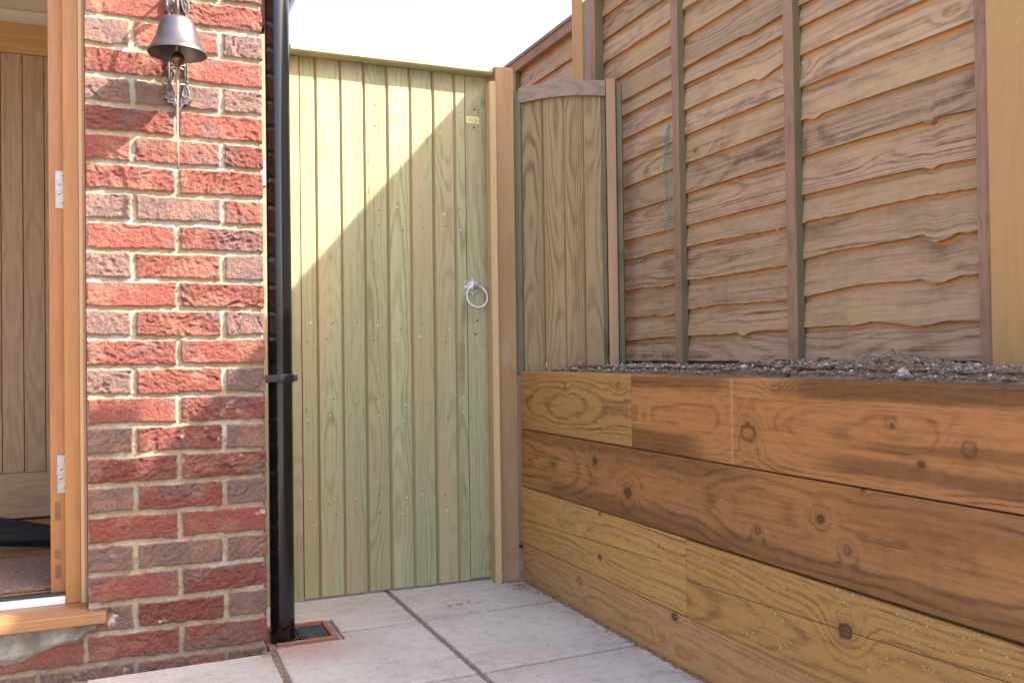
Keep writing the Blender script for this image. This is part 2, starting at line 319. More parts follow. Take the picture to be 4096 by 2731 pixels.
def mat_slab():
    g=NG('concrete_slab'); p=g.n('ShaderNodeNewGeometry').outputs['Position']
    x,y,z=g.xyz(p)
    big=g.noise(p,3.5,None,4.,.6); fine=g.noise(p,160.,None,4.,.7); mid=g.noise(p,28.,None,3.,.6)
    c=g.mix(g.ramp(big,.35,.7),(.50,.45,.395),(.41,.36,.31))
    c=g.mix(g.ramp(fine,.45,.75,0.,.7),c,(.60,.56,.53))
    c=g.mix(g.ramp(g.noise(p,220.,None,2.),.62,.7,0.,.6),c,(.20,.15,.13))
    c=g.mix(g.M('MULTIPLY',g.ramp(mid,.5,.72),.5),c,(.36,.29,.23))
    c=g.mix(g.M('MULTIPLY',g.ramp(g.noise(p,6.5,None,5.,.65),.56,.72),.45),c,(.33,.28,.24))
    # red brick dust rubbed into the slabs round the gully
    dx=g.M('SUBTRACT',x,.42); dy=g.M('MULTIPLY',g.M('SUBTRACT',y,2.56),1.15)
    d=g.M('SQRT',g.M('ADD',g.M('MULTIPLY',dx,dx),g.M('MULTIPLY',dy,dy)))
    d=g.M('ADD',d,g.M('MULTIPLY',g.M('SUBTRACT',g.noise(p,14.,None,3.),.5),.22))
    dust=g.M('MULTIPLY',g.ramp(d,.03,.30,1.,0.),g.ramp(g.noise(p,120.,None,3.,.7),.3,.6,.35,1.))
    gate=g.ramp(x,.3,.37,0.,1.)
    c=g.mix(g.M('MULTIPLY',g.M('MULTIPLY',dust,gate),.6),c,(.36,.13,.085))
    # chalky scuffs
    sc=g.M('MULTIPLY',g.ramp(g.noise(g.VM('MULTIPLY',p,(1.,2.6,1.)),11.,None,5.,.65,.6),.70,.76),.7)
    c=g.mix(sc,c,(.72,.70,.70))
    e=g.M('MULTIPLY',g.ramp(x,1.16,1.30),g.ramp(g.noise(p,25.,None,4.,.7),.4,.65))
    c=g.mix(g.M('MULTIPLY',e,.6),c,(.27,.18,.13))
    h=g.M('ADD',g.M('MULTIPLY',fine,.6),g.M('MULTIPLY',mid,.6))
    return g.out(c,.9,g.bump(h,.5,.0015),spec=.2)
slabM=mat_slab()
jointM=plain('sandy_joint',(.27,.19,.14),.95,col2=(.15,.10,.075),scale=80,bump=.8,bscale=200,bd=.004)
groundM=plain('garden_ground',(.30,.25,.20),.95,col2=(.22,.19,.14),scale=4,bump=.4)
def mat_brick():
    g=NG('stock_brick_and_mortar'); p=g.n('ShaderNodeNewGeometry').outputs['Position']
    ca=g.attr('col').outputs['Color']; k=g.attr('isb').outputs['Fac']
    f1=g.noise(p,110.,None,5.,.75); f2=g.noise(p,250.,None,3.,.7)
    sc=g.n('ShaderNodeVectorMath',operation='SCALE'); g.set(sc.inputs[0],ca); g.set(sc.inputs['Scale'],g.ramp(f1,.3,.7,.78,1.2,False)); c=sc.outputs[0]
    c=g.mix(g.M('MULTIPLY',g.ramp(g.noise(p,300.,None,3.,.6),.60,.72),.35),c,(.62,.48,.38))
    hb=g.M('ADD',g.M('MULTIPLY',f1,.5),g.M('MULTIPLY',f2,.5))
    nb=g.bump(hb,1.,.009)
    return g.out(c,.92,nb,spec=.15)
brickM=mat_brick()
def mat_flatbrick():
    g=NG('plain_brickwork'); p=g.n('ShaderNodeTexCoord').outputs['Object']; x,y,z=g.xyz(p)
    b=g.n('ShaderNodeTexBrick'); g.set(b.inputs['Vector'],g.comb(g.M('ADD',x,y),z,0.)); b.inputs['Scale'].default_value=1.; b.inputs['Brick Width'].default_value=.225; b.inputs['Row Height'].default_value=.075; b.inputs['Mortar Size'].default_value=.006
    b.inputs['Color1'].default_value=(.36,.10,.07,1); b.inputs['Color2'].default_value=(.24,.12,.10,1); b.inputs['Mortar'].default_value=(.5,.42,.28,1)
    return g.out(b.outputs[0],.9,g.bump(b.outputs[1],-.5,.004))
flatBrick=mat_flatbrick()
# ------------------------------------------------------------------ numpy noise
def hsh(ix,iy,s):
    n=(ix.astype(np.int64)*374761393+iy.astype(np.int64)*668265263+int(s)*974634777)&0xffffffff
    n=((n^(n>>13))*1274126177)&0xffffffff; n=n^(n>>16)
    return (n&0xffffff)/float(0xffffff)
def vn(x,y,s=0):
    ix=np.floor(x);iy=np.floor(y);fx=x-ix;fy=y-iy; fx=fx*fx*(3-2*fx);fy=fy*fy*(3-2*fy)
    a=hsh(ix,iy,s);b=hsh(ix+1,iy,s);c=hsh(ix,iy+1,s);d=hsh(ix+1,iy+1,s)
    return (a*(1-fx)+b*fx)*(1-fy)+(c*(1-fx)+d*fx)*fy
def fbm(x,y,s=0,o=4,g=.55):
    t=0;a=1;n=0
    for i in range(o): t=t+a*vn(x,y,s+i*17); n+=a; a*=g; x=x*2.03;y=y*2.03
    return t/n
def sst(a,b,x):
    t=np.clip((x-a)/(b-a),0,1); return t*t*(3-2*t)
# ------------------------------------------------------------------ the house: brick pier with real relief
house=thing('house','red brick house corner pier with timber door frame, sill and wall bell','house',(0,2.55,0))
XC=.357; YW=2.5357; ZT=1.7503
def build_bricks():
    st=.0026
    s_front=np.arange(-1.0,XC+.0001,st); ret=np.arange(st,.12,st)
    sx=np.concatenate([s_front,XC+ret]); zz=np.arange(-.03,1.96,st)
    SX,Z=np.meshgrid(sx,zz)
    # wander of the joints
    wx=SX+(fbm(SX*18,Z*18,3,3)-.5)*.006; wz=Z+(fbm(SX*9,Z*30,5,3)-.5)*.009
    ci=np.floor((ZT-wz)/.075).astype(int)             # course index (0 below joint 0)
    zc=ZT-(ci+.5)*.075
    even=(ci%2==0)
    # nearest perp joint and brick id for each course type
    j_even=np.array([XC+.12,.137-.0,-.088,-.313,-.538,-.763,-.988,-1.2])
    j_odd=np.array([XC+.23,.250,.0285,-.196,-.421,-.646,-.871,-1.1])
    def jd(j):
        d=np.full(SX.shape,9.);bid=np.zeros(SX.shape,int)
        for q in j: d=np.minimum(d,np.abs(wx-q)); bid+= (wx<q)
        return d,bid
    de,be=jd(j_even); do,bo=jd(j_odd)
    d=np.where(even,de,do); bid=np.where(even,be,bo)
    idv=bid*57+ci*131
    r1=hsh(bid,ci,1);r2=hsh(bid,ci,2);r3=hsh(bid,ci,3);r4=hsh(bid,ci,9)
    dz=.0375-np.abs(wz-zc)+ (r4-.5)*.001
    dj=d
    edge=np.minimum(dj-.0062,dz-.0060)+(fbm(SX*55,Z*70,21,3)-.5)*.0065
    isb=sst(-.0012,.0022,edge)
    # crease texture: ridged folds, rotated per brick
    ang=(r1-.5)*1.4+.25; u=SX*np.cos(ang)+Z*np.sin(ang); v=-SX*np.sin(ang)+Z*np.cos(ang)
    wrp=(fbm(SX*22,Z*22,31,3)-.5)*.05
    rid=1-np.abs(2*fbm((u+wrp)*38,(v+wrp)*105,41,3)-1)
    lump=fbm(SX*110,Z*110,51,3)
    fold=sst(.62,.9,fbm((u+wrp)*14+r2*50,(v+wrp*2)*60+r3*70,61,2))
    amt=.8+1.1*r2
    h=isb*(.0085+(r3-.5)*.003)+isb*amt*((rid-.75)*.0042+(lump-.5)*.0034-fold*.0030)
    # mortar: gently hollow, smears
    m_=1-isb
    hollow=np.minimum(np.minimum(dj,np.where(dz<.02,dz,.02)),.01)
    h+=m_*((fbm(SX*60,Z*60,71,3)-.5)*.0016)
    smear=sst(.60,.72,fbm(SX*16,Z*34,81,4))*m_
    h+=smear*.0022
    # base mapping round the corner
    R=.003; X=np.minimum(SX,XC); over=np.maximum(SX-XC,0); 
    Y=YW+over; nx=sst(0,.004,over+.0)*1.0; nx=np.where(SX>XC-.0001,np.clip(over/.004,0,1),0.); ny=-(1-nx)
    ln=np.sqrt(nx*nx+ny*ny); nx/=ln; ny/=ln
    chamf=(np.exp(-np.abs(SX-XC)/.0028))*(.0022+.006*sst(.62,.8,fbm(Z*9,Z*0+2,91,3)))
    h2=h-.0085-chamf
    PX=X+nx*h2; PY=Y+ny*h2; PZ=Z
    # colours
    red=np.array([.255,.078,.058]); red2=np.array([.18,.060,.046]); pur=np.array([.17,.108,.096]); tan=np.array([.30,.15,.10]); dk=np.array([.17,.085,.075]); mor=np.array([.41,.325,.215])
    isred=np.where(even,r1<.93,r1<.15)
    cenx=np.where(even,np.abs(de-.105),0)  # stretchers: redder in the middle, purple to the ends
    mid_odd=(~even)&(wx<.250)&(wx>.0285); isred=isred|(mid_odd&(r1<.88))
    base=np.where(isred[...,None],red+(red2-red)*r2[...,None],pur+(tan-pur)*(r2*.35)[...,None])
    ends=sst(.045,.0,d)*.75*np.where(isred,1,0)*(.35+r3)
    blot=fbm(SX*13+r1*40,Z*19,101,3)
    base=base+(dk-base)*np.clip(ends*sst(.3,.6,blot),0,.8)[...,None]
    base=base+(tan-base)*(sst(.52,.72,fbm(SX*16,Z*16+r2*30,111,3))*.55)[...,None]
    base=base+(pur-base)*(sst(.55,.75,fbm(SX*9+r3*20,Z*12,121,3))*.7)[...,None]
    lime=sst(.68,.78,fbm(SX*34,Z*34,131,4))*sst(.62,.72,fbm(SX*5,Z*5,141,2))*sst(1.25,.9,Z)
    base=base+(np.array([.62,.54,.46])-base)*(lime*.8)[...,None]
    mc=mor*(.82+.36*fbm(SX*25,Z*25,151,3))[...,None]
    mc=mc+(np.array([.50,.46,.40])-mc)*(sst(.5,.7,fbm(SX*12,Z*20,161,3))*.6)[...,None]
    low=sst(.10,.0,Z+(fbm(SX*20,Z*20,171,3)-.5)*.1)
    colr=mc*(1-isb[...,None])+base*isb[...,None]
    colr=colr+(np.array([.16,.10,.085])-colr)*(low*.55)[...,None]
    ny_,nx_=SX.shape
    idx=np.arange(ny_*nx_).reshape(ny_,nx_)
    q=np.stack([idx[:-1,:-1],idx[:-1,1:],idx[1:,1:],idx[1:,:-1]],-1)
    cxm=SX[:-1,:-1]; czm=Z[:-1,:-1]
    keep=(cxm>-.083)|(czm<.132)
    q=q[keep]
    used=np.unique(q); mp=np.full(ny_*nx_,-1); mp[used]=np.arange(len(used)); q=mp[q]
    V3=np.stack([PX.ravel(),PY.ravel(),PZ.ravel()],-1)[used]-np.array([0,2.55,0])
    me=bpy.data.meshes.new('brick_wall'); me.vertices.add(len(V3)); me.vertices.foreach_set('co',V3.astype('f').ravel())
    me.loops.add(q.size); me.loops.foreach_set('vertex_index',q.astype('i').ravel())
    me.polygons.add(len(q)); me.polygons.foreach_set('loop_start',np.arange(0,q.size,4).astype('i'))
    me.polygons.foreach_set('use_smooth',np.ones(len(q),bool)); me.update(calc_edges=True)
    a=me.attributes.new('col','FLOAT_COLOR','POINT'); cc=np.ones((len(used),4),'f'); cc[:,:3]=colr.reshape(-1,3)[used]; a.data.foreach_set('color',cc.ravel())
    a=me.attributes.new('isb','FLOAT','POINT'); a.data.foreach_set('value',isb.ravel()[used].astype('f'))
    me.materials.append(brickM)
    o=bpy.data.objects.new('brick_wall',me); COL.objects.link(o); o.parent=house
    return o
bw=build_bricks()
core=MB()
core.box((-.075,YW+.014,-.05),(XC-.014,2.74,1.955)); core.box((-1.0,YW+.014,-.05),(-.076,2.62,.13)); 
core.box((XC-.03,2.655,-.05),(XC-.002,5.6,1.98)) ; core.box((-.02,5.3,-.05),(XC-.031,5.6,1.98))
core.box((-3.5,YW+.002,-.05),(-1.001,2.74,2.6)); core.box((-1.0,YW+.002,2.30),(-.25,2.74,2.5)); core.box((-.08,YW+.002,1.957),(XC-.002,2.74,2.14))
core.build('rear_brickwork',flatBrick,house,loc=(0,2.55,0))
# cement patch under the sill
def build_render():
    mb=MB(); nx,nz=70,14; vs=[];fs=[]
    for j in range(nz+1):
        for i in range(nx+1):
            x=-.62+i*(.62-.062)/nx
            zb=.082+ .022*math.sin(x*9+1)+.010*math.sin(x*31)+(.03 if x>-.11 else 0)*min(1,(x+.11)/.03 if x>-.11 else 0)
            t=j/nz; z=zb+(.1375-zb)*t
            e=min(1,t*4)*min(1,(nx-i)/2.5)
            y=YW-.001-.010*e-.005*float(fbm(np.array([x*30.]),np.array([z*40.]),7,3)[0])*e+.004*(1-e)
            vs.append((x+.004*math.sin(z*260+i),y,z))
    for j in range(nz):
        for i in range(nx): a=j*(nx+1)+i; fs.append((a,a+1,a+nx+2,a+nx+1))
    mb.add(vs,fs,smooth=True); return mb.build('render_patch',renderM,house,loc=(-.3,YW,.1))
build_render()
# sill
s=MB()
YF=2.4956
prof=[(-.75,YF),(-.0405,YF),(-.0405,YW-.012),(-.083,YW-.010),(-.083,2.70),(-.75,2.70)]
vs=[(x,y,.1384) for x,y in prof]+[(x,y,.1659) for x,y in prof]; n=6
fs=[tuple(range(n)),tuple(range(n,2*n))[::-1]]+[(i,i+n,(i+1)%n+n,(i+1)%n) for i in range(n)]
s.add(vs,fs,[(v[1]-2.55,v[2],v[0]) for v in vs]); 
sill=s.build('door_sill',sillW,house,.003,loc=(-.4,2.55,.15))
# door frame
s=MB(); s.box((-.1385,2.6283,.1663),(-.1022,2.70,2.30)); fr=s.build('door_frame',jambW,house,.0015,loc=(-.12,2.66,.17))
s=MB(); s.prism([(-.1016,2.6205),(-.0935,2.6165),(-.0865,2.6195),(-.0845,2.66),(-.1016,2.66)],.1663,2.30,lambda a,b,l:(a,b,l)); s.build('frame_bead',beadW,fr,.001)
# head of frame
s=MB(); s.box((-1.0,2.6283,2.20),(-.139,2.70,2.299),'x'); s.box((-1.0,2.6283,.1663),(-.96,2.70,2.199)); s.build('door_frame_head',jambW,house,.0015,loc=(-.5,2.66,2.2))
# threshold
s=MB(); s.prism([(2.6285,.1662),(2.6285,.1810),(2.634,.1845),(2.66,.1845),(2.66,.1662)],-.959,-.1392,lambda a,b,l:(l,a,b)); th=s.build('threshold_strip',whiteP,house,.001,loc=(-.5,2.64,.17))
s=MB(); s.box((-.959,2.6415,.1846),(-.1392,2.67,.1915)); s.build('weather_seal',rubber,th,.001)
# eaves beside the pier
s=MB(); s.box((.36,2.56,1.985),(.474,5.6,2.01)); s.build('soffit_board',plain('soffit_brown',(.20,.06,.04),.6),house,.002,loc=(.43,4,2.08))
s=MB(); s.prism([(.52+.045*math.cos(a),2.045+.045*math.sin(a)) for a in [math.pi+math.pi*k/10 for k in range(11)]]+[(.565,2.055),(.475,2.055)],2.50,5.6,lambda a,b,l:(a,l,b)); s.build('roof_gutter',blackP,house,.001,loc=(.52,4,2.1))
s=MB(); s.add([(.56,2.50,2.06),(.56,5.6,2.06),(-2.0,5.6,3.6),(-2.0,2.50,3.6),(.56,2.50,2.09),(.56,5.6,2.09),(-2.0,5.6,3.63),(-2.0,2.50,3.63)],[(0,3,2,1),(4,5,6,7),(0,1,5,4),(3,7,6,2),(0,4,7,3),(1,2,6,5)]); s.build('roof_slope',plain('roof_tile',(.10,.06,.05),.8,var=.4),house,loc=(0,4,3))
# ------------------------------------------------------------------ open door leaf seen edge-on
door=thing('open_door','hardwood door standing open inward, its edge with two steel hinge leaves showing','door',(-.156,2.70,.19))
s=MB(); s.box((-.1745,2.6585,.1905),(-.1390,3.42,2.19),'z'); dl=s.build('door_leaf',leafW,door,.0015,loc=(-.156,3.0,.2))
# through tenons showing on the edge
s=MB()
for z0,z1 in ((.226,.262),(.278,.300),(.378,.402),(.405,.425)): s.box((-.164,2.6573,z0),(-.151,2.6583,z1),'x')
s.build('tenon_end',plain('tenon_endgrain',(.22,.085,.03),.5,var=.3,scale=80),dl)
def hinge(zc):
    s=MB(); s.box((-.1585,2.6555,zc-.0495),(-.1375,2.6583,zc+.0495)); h=s.build('hinge_plate',steel,door,.0006,loc=(-.148,2.657,zc))
    s=MB(); q=MB()
    for x,dz in ((-.1415,.037),(-.1505,.0145),(-.1505,-.0105),(-.1415,-.034)):
        s.lathe([(0,.0013),(.0035,.0011),(.0046,.0004),(.0046,0)],(x,2.6556,zc+dz),16,axis='y')
        q.box((x-.0018,2.6541,zc+dz-.0006),(x+.0018,2.6544,zc+dz+.0006)); q.box((x-.0006,2.65405,zc+dz-.0018),(x+.0006,2.65408+.0003,zc+dz+.0018))
    s.build('screw',screwM,h); q.build('screw_slot',dark,h)
hinge(1.243); hinge(.498)
# ------------------------------------------------------------------ room behind the door
FZ=.19
def struct(name,mb,mat,**k): return tag(mb.build(name,mat,**k),kind='structure')
s=MB(); s.box((-3.2,2.741,FZ-.05),(-.02,3.99,FZ-.0005)); s.box((-1.0,2.672,FZ-.04),(-.139,2.7405,FZ-.001)); o=struct('room_floor',s,parquet,loc=(-1,3.3,FZ)); tag(o,'oak parquet floor inside the open doorway')
s=MB(); s.box((-3.2,3.985,FZ),(.0,4.05,2.45)); s.box((-.02,2.741,FZ),(.04,3.984,2.45)); o=struct('room_wall',s,creamW,loc=(-1,3.98,1)); tag(o,'cream wall above the oak door inside the doorway')
s=MB(); s.box((-3.2,2.741,2.451),(.04,4.05,2.50)); o=struct('ceiling',s,creamW,loc=(-1,3.4,2.45))
s=MB(); s.prism([(3.984,2.092),(3.955,2.092),(3.95,2.105),(3.958,2.125),(3.962,2.150),(3.984,2.152)],-3.0,-.021,lambda a,b,l:(l,a,b)); 
idoor=thing('interior_door','oak boarded interior door seen through the doorway with black cloth at its foot','door',(-.5,3.93,FZ))
s.build('architrave',whiteC,idoor,.001,loc=(-.5,3.97,2.1))
s=MB()
xe=[-.6405,-.5675,-.4935,-.4195,-.3457,-.2719,-.198,-.124]
for a,b in zip(xe[:-1],xe[1:]): s.box((a+.0012,3.93,FZ+.18),(b-.0012,3.965,1.9715))
s.build('door_boards',oakW,idoor,.0015,loc=(-.4,3.94,1)); 
s=MB(); s.box((-.76,3.927,1.973),(-.10,3.968,2.090),'x'); s.build('top_rail',oakR,idoor,.001,loc=(-.4,3.94,2))
s=MB(); s.box((-.76,3.927,FZ+.008),(-.10,3.968,FZ+.1785),'x'); s.build('bottom_rail',oakW,idoor,.001,loc=(-.4,3.94,.3))
s=MB(); s.box((-.76,3.926,FZ+.18),(-.642,3.968,1.972)); s.build('door_stile',oakW,idoor,.001,loc=(-.7,3.94,1))
s=MB(); s.box((-.95,2.70,FZ),(-.1755,3.12,FZ+.012)); o=s.build('door_mat',matM,None,.003,loc=(-.5,2.9,FZ)); tag(o,'brown heathered coir mat just inside the open doorway','doormat')
# black folded cloth
s=MB(); vs=[];fs=[];N=34;K=28
for i in range(N+1):
    t=i/N; x=-.62+t*.56; cz=.285-.075*t if t<.0 else .292-.070*t; cy=3.32
    r=.085*(1-.8*t)**.9+.012; 
    for k in range(K):
        a=2*math.pi*k/K; rr=r*(1+.13*math.sin(a*7+t*5)+.05*math.sin(a*3+t*9))
        z=cz+rr*.62*math.sin(a)-.02*(t); vs.append((x,cy+rr*1.1*math.cos(a),max(z,FZ+.003)))
for i in range(N):
    for k in range(K): fs.append((i*K+k,i*K+(k+1)%K,(i+1)*K+(k+1)%K,(i+1)*K+k))
fs+= [tuple(range(K))[::-1],tuple(N*K+k for k in range(K))]
s.add(vs,fs,smooth=True); o=s.build('folded_umbrella',fabric,None,0,loc=(-.35,3.32,FZ)); tag(o,'black furled cloth like an umbrella lying on the parquet by the mat','umbrella')
# ------------------------------------------------------------------ downpipe and gully
pipe=thing('drainpipe','glossy black plastic downpipe beside the brick pier, dropping into the gully','drainpipe',(.409,2.622,0))
PX_,PY_=.4105,2.622
s=MB(); 
path=[(PX_+.004*(z-.8)*0,PY_,z) for z in np.linspace(.004,1.955,30)]+[(PX_+.04,PY_,2.0),(PX_+.09,PY_,2.005),(PX_+.11,PY_,2.03)]
s.tube(path,.0338,32); s.build('pipe',blackP,pipe,loc=(PX_,PY_,0))
s=MB(); s.tube([(PX_,PY_,z) for z in (.724,.725,.747,.748)],[.0350,.0385,.0385,.0350],32); s.box((.345,2.585,.725),(.372,2.60,.747)); s.box((.356,2.582,.7262),(.40,2.606,.7458)); s.box((PX_+.030,PY_-.010,.727),(PX_+.047,PY_+.010,.745)); s.build('pipe_clip',blackP2,pipe,.0015,loc=(PX_,PY_,.73))
gully=thing('drain_gully','brown square drain gully with slotted black grate at the foot of the downpipe','drain',(.475,2.67,0))
s=MB(); 
x0,x1,y0,y1=.388,.556,2.583,2.762
for a,b in (((x0,y0-.0,),(x1,y0+.012)),((x0,y1-.012),(x1,y1)),((x0,y0+.0121),(x0+.012,y1-.0121)),((x1-.012,y0+.0121),(x1,y1-.0121))): s.box((a[0],a[1],-.04),(b[0],b[1],.002))
s.build('gully_frame',terra,gully,.0015,loc=(.47,2.67,0))
s=MB(); s.box((x1+.001,y0-.003,-.03),(x1+.015,y1,-.004)); s.box((.366,2.562,-.03),(x0-.001,y1,-.005)); s.box((x0,2.565,-.03),(x1+.015,y0-.0035,-.006)); s.build('gully_surround',pinkdust,gully,.001,loc=(.47,2.67,0))
s=MB()
s.box((x0+.0125,y0+.0125,-.02),(x0+.022,y1-.0125,-.0065)); s.box((x1-.022,y0+.0125,-.02),(x1-.0125,y1-.0125,-.0065)); s.box((x0+.0225,y0+.0125,-.02),(x1-.0225,y0+.022,-.0065)); s.box((x0+.0225,y1-.022,-.02),(x1-.0225,y1-.0125,-.0065))
for k in range(11):
    y=y0+.030+k*.0125
    if y<y1-.03: s.box((x0+.085,y,-.02),(x1-.023,y+.0045,-.0075))
for k in range(6):
    x=x0+.028+k*.010
    s.box((x,y0+.024,-.02),(x+.004,y1-.024,-.0080))
s.tube([(x0+.03,y0+.03,-.0085),(x1-.03,y1-.03,-.0085)],.003,6)
s.build('gully_grate',grateM,gully,.0006,loc=(.47,2.67,0))
s=MB(); s.box((x0,y0,-.10),(x1,y1,-.0405)); s.build('gully_pit',dark,gully,loc=(.47,2.67,-.05))
# ------------------------------------------------------------------ wall bell
bell=thing('wall_bell','dark bronze bell on an ornate cast iron wall bracket, leather cord hanging down','bell',(.133,YW,1.55))
BX,BY,BZ=.1335,2.428,1.5505
s=MB()
outer=[(.0715,.000),(.0722,.004),(.068,.010),(.061,.022),(.054,.036),(.0485,.052),(.045,.066),(.0415,.080),(.036,.088),(.028,.0915),(.010,.0925),(0.0001,.0925)]
inner=[(.0001,.088),(.030,.085),(.039,.074),(.044,.055),(.052,.030),(.060,.014),(.068,.002),(.0715,.000)]
s.lathe(inner+outer,(BX,BY,BZ),64); bl=s.build('bell_body',bronze,bell,loc=(BX,BY,BZ))
s=MB(); s.tube([(BX,BY,BZ+.085),(BX+.001,BY,BZ+.03),(BX+.001,BY,BZ+.004)],.006,12)
s.lathe([(.0001,.0165),(.008,.0155),(.0135,.010),(.0165,.002),(.0165,-.004),(.013,-.0115),(.006,-.016),(.0045,-.021),(.0001,-.022)],(BX+.001,BY,BZ-.012),28); cl=s.build('clapper',brassD,bell,loc=(BX,BY,BZ))
# bracket plate outline (x relative, z) built from cast strips and leaf scrolls
s=MB(); CX0=.140; YB=YW-.008
def strip(pts,wd=.006,y=YB,th=.005):
    s.tube([(CX0+a,y,z) for a,z in pts],wd/2,8)
for sg in (-1,1):
    strip([(sg*.0225,1.645),(sg*.0225,1.595),(sg*.023,1.53),(sg*.0225,1.505)],.0075)
    strip([(sg*.0165,1.64),(sg*.0165,1.595),(sg*.017,1.53),(sg*.0165,1.508)],.004)
    for zc,fl in ((1.477,1),(1.715,-1)):
        base=[(.0195,.030),(.0275,.022),(.0315,.006),(.0295,-.006),(.036,-.014),(.0255,-.017),(.026,-.027),(.0145,-.026),(.008,-.036),(.002,-.047),(.0005,-.040),(.004,-.018),(.010,.0),(.0155,.018)]
        pts=[(CX0+sg*a,zc+fl*b) for a,b in base]
        nn=len(pts); vs=[(x,YB-.004,z) for x,z in pts]+[(x,YB+.004,z) for x,z in pts]
        fs=[tuple(range(nn)),tuple(range(nn,2*nn))[::-1]]+[(i,i+nn,(i+1)%nn+nn,(i+1)%nn) for i in range(nn)]
        s.add(vs,fs)
        s.tube([(CX0+sg*a,YB-.005,zc+fl*b) for a,b in [(.0185,.024),(.026,.012),(.0265,-.004),(.017,-.012),(.009,-.002),(.0125,.012)]],.0017,6,closed=True)
        s.tube([(CX0+sg*a,YB-.005,zc+fl*b) for a,b in [(.0175,.018),(.0185,.004),(.015,-.010)]],.0012,6)
        s.tube([(CX0+sg*a,YB-.005,zc+fl*b) for a,b in [(.022,-.014),(.015,-.02),(.009,-.016),(.004,-.034)]],.0016,6)
        s.lathe([(.0001,.009),(.003,.0085),(.0042,.006),(.0042,0)],(CX0+sg*.0215,YB+.003,zc+fl*.032),12,axis='y')
    s.lathe([(.0001,.004),(.003,.003),(.0035,0)],(CX0+sg*.0275,YB,1.588),12,axis='y')
s.tube([(CX0-.018,YB,1.553),(CX0,YB-.004,1.549),(CX0+.018,YB,1.553)],.003,8); s.tube([(CX0-.012,YB-.004,1.541),(CX0,YB-.006,1.545),(CX0+.012,YB-.004,1.541)],.0035,8)
bp_=s.build('bracket_plate',ironM,bell,.0008,loc=(CX0,YW,1.6))
s=MB(); s.tube([(CX0,YB,1.70),(CX0,YB-.02,1.725),(CX0-.001,YB-.06,1.742),(CX0-.004,YB-.095,1.735),(BX,BY+.002,1.712),(BX,BY,1.675),(BX,BY,BZ+.09)],[.007,.0065,.006,.006,.0055,.0055,.007],12)
s.tube([(CX0,YB,1.745),(CX0,YB-.03,1.765),(CX0-.002,YB-.07,1.76),(CX0-.004,YB-.09,1.74)],.004,10)
s.build('bracket_arm',ironM,bell,loc=(CX0,YW-.05,1.7))
s=MB()
s.tube([(BX+.001,BY,BZ-.030),(BX+.003,BY+.004,BZ-.040),(BX+.001,BY,BZ-.052),(BX-.003,BY-.003,BZ-.042)],.0022,8,closed=True)
cz=[0,.05,.10,.14,.18,.215]
for sg in (-1,1):
    s.tube([(BX+sg*.0012+.0005*math.sin(i*1.3),BY+.02*min(1,i/4)+sg*.001,BZ-.050-.0295*i) for i in range(8+ (1 if sg>0 else 0))],.0018,6)
s.build('pull_cord',cordM,bell,loc=(BX,BY,BZ-.1))
bell.location.z+=.0125
# ------------------------------------------------------------------ garden gate
gate=thing('garden_gate','tall pale green-treated boarded gate, half sunlit, with ring latch and brass plate','gate',(.85,3.0,0))
GY=3.0
edges=[(.5410,.5845),(.5975,.6685),(.6800,.7470),(.7603,.8280),(.8413,.9095),(.9222,.9915),(1.0055,1.0717),(1.0840,1.1165)]
s=MB()
GB,GT=.0075,1.782
for i,(a,b) in enumerate(edges):
    w_=b-a; c=(a+b)/2; ch=.0063
    prof=[(-w_/2,0),(w_/2,0),(w_/2+ch,.0085),(w_/2+ch,.018),(-w_/2-ch,.018),(-w_/2-ch,.0085)]
    if i==0: prof[4]=(-w_/2,.018);prof[5]=(-w_/2,.006)
    if i==7: prof[2]=(w_/2,.006);prof[3]=(w_/2,.018)
    warp=random.uniform(-.001,.001)
    n0=len(s.mi); s.prism(prof,GB,GT,lambda A,B,l,c=c,wp=warp:(c+A,GY+B+wp,l)); s.mi[n0+1]=1; s.mi[n0+5]=2
s.box((.545,GY+.0185,GB+.01),(1.118,GY+.021,GT-.003),mi=1)
s.build('board_panel',[gateW,gateG,gateT],gate,.0006,loc=(.85,GY,0))
s=MB(); s.box((1.1195,GY+.001,GB+.004),(1.2000,GY+.045,GT)); s.build('gate_stile',gateW,gate,.0015,loc=(1.16,GY,0))
s=MB(); # cap rail with a rounded underside
cp=[(-.046,1.7895),(-.044,1.8035),(-.030,1.8085),(.045,1.8085),(.045,1.7825),(-.030,1.7825),(-.040,1.7840)]
s.prism(cp,.5050,1.2098,lambda a,b,l:(l,GY+a,b)); s.build('cap_rail',gateW,gate,.002,loc=(.85,GY,1.8))
for z0 in (.05,.80,1.62):
    s=MB(); s.box((.545,GY+.0215,z0),(1.115,GY+.045,z0+.095),'x'); s.build('rear_ledge',gateW,gate,.001,loc=(.85,GY+.03,z0))
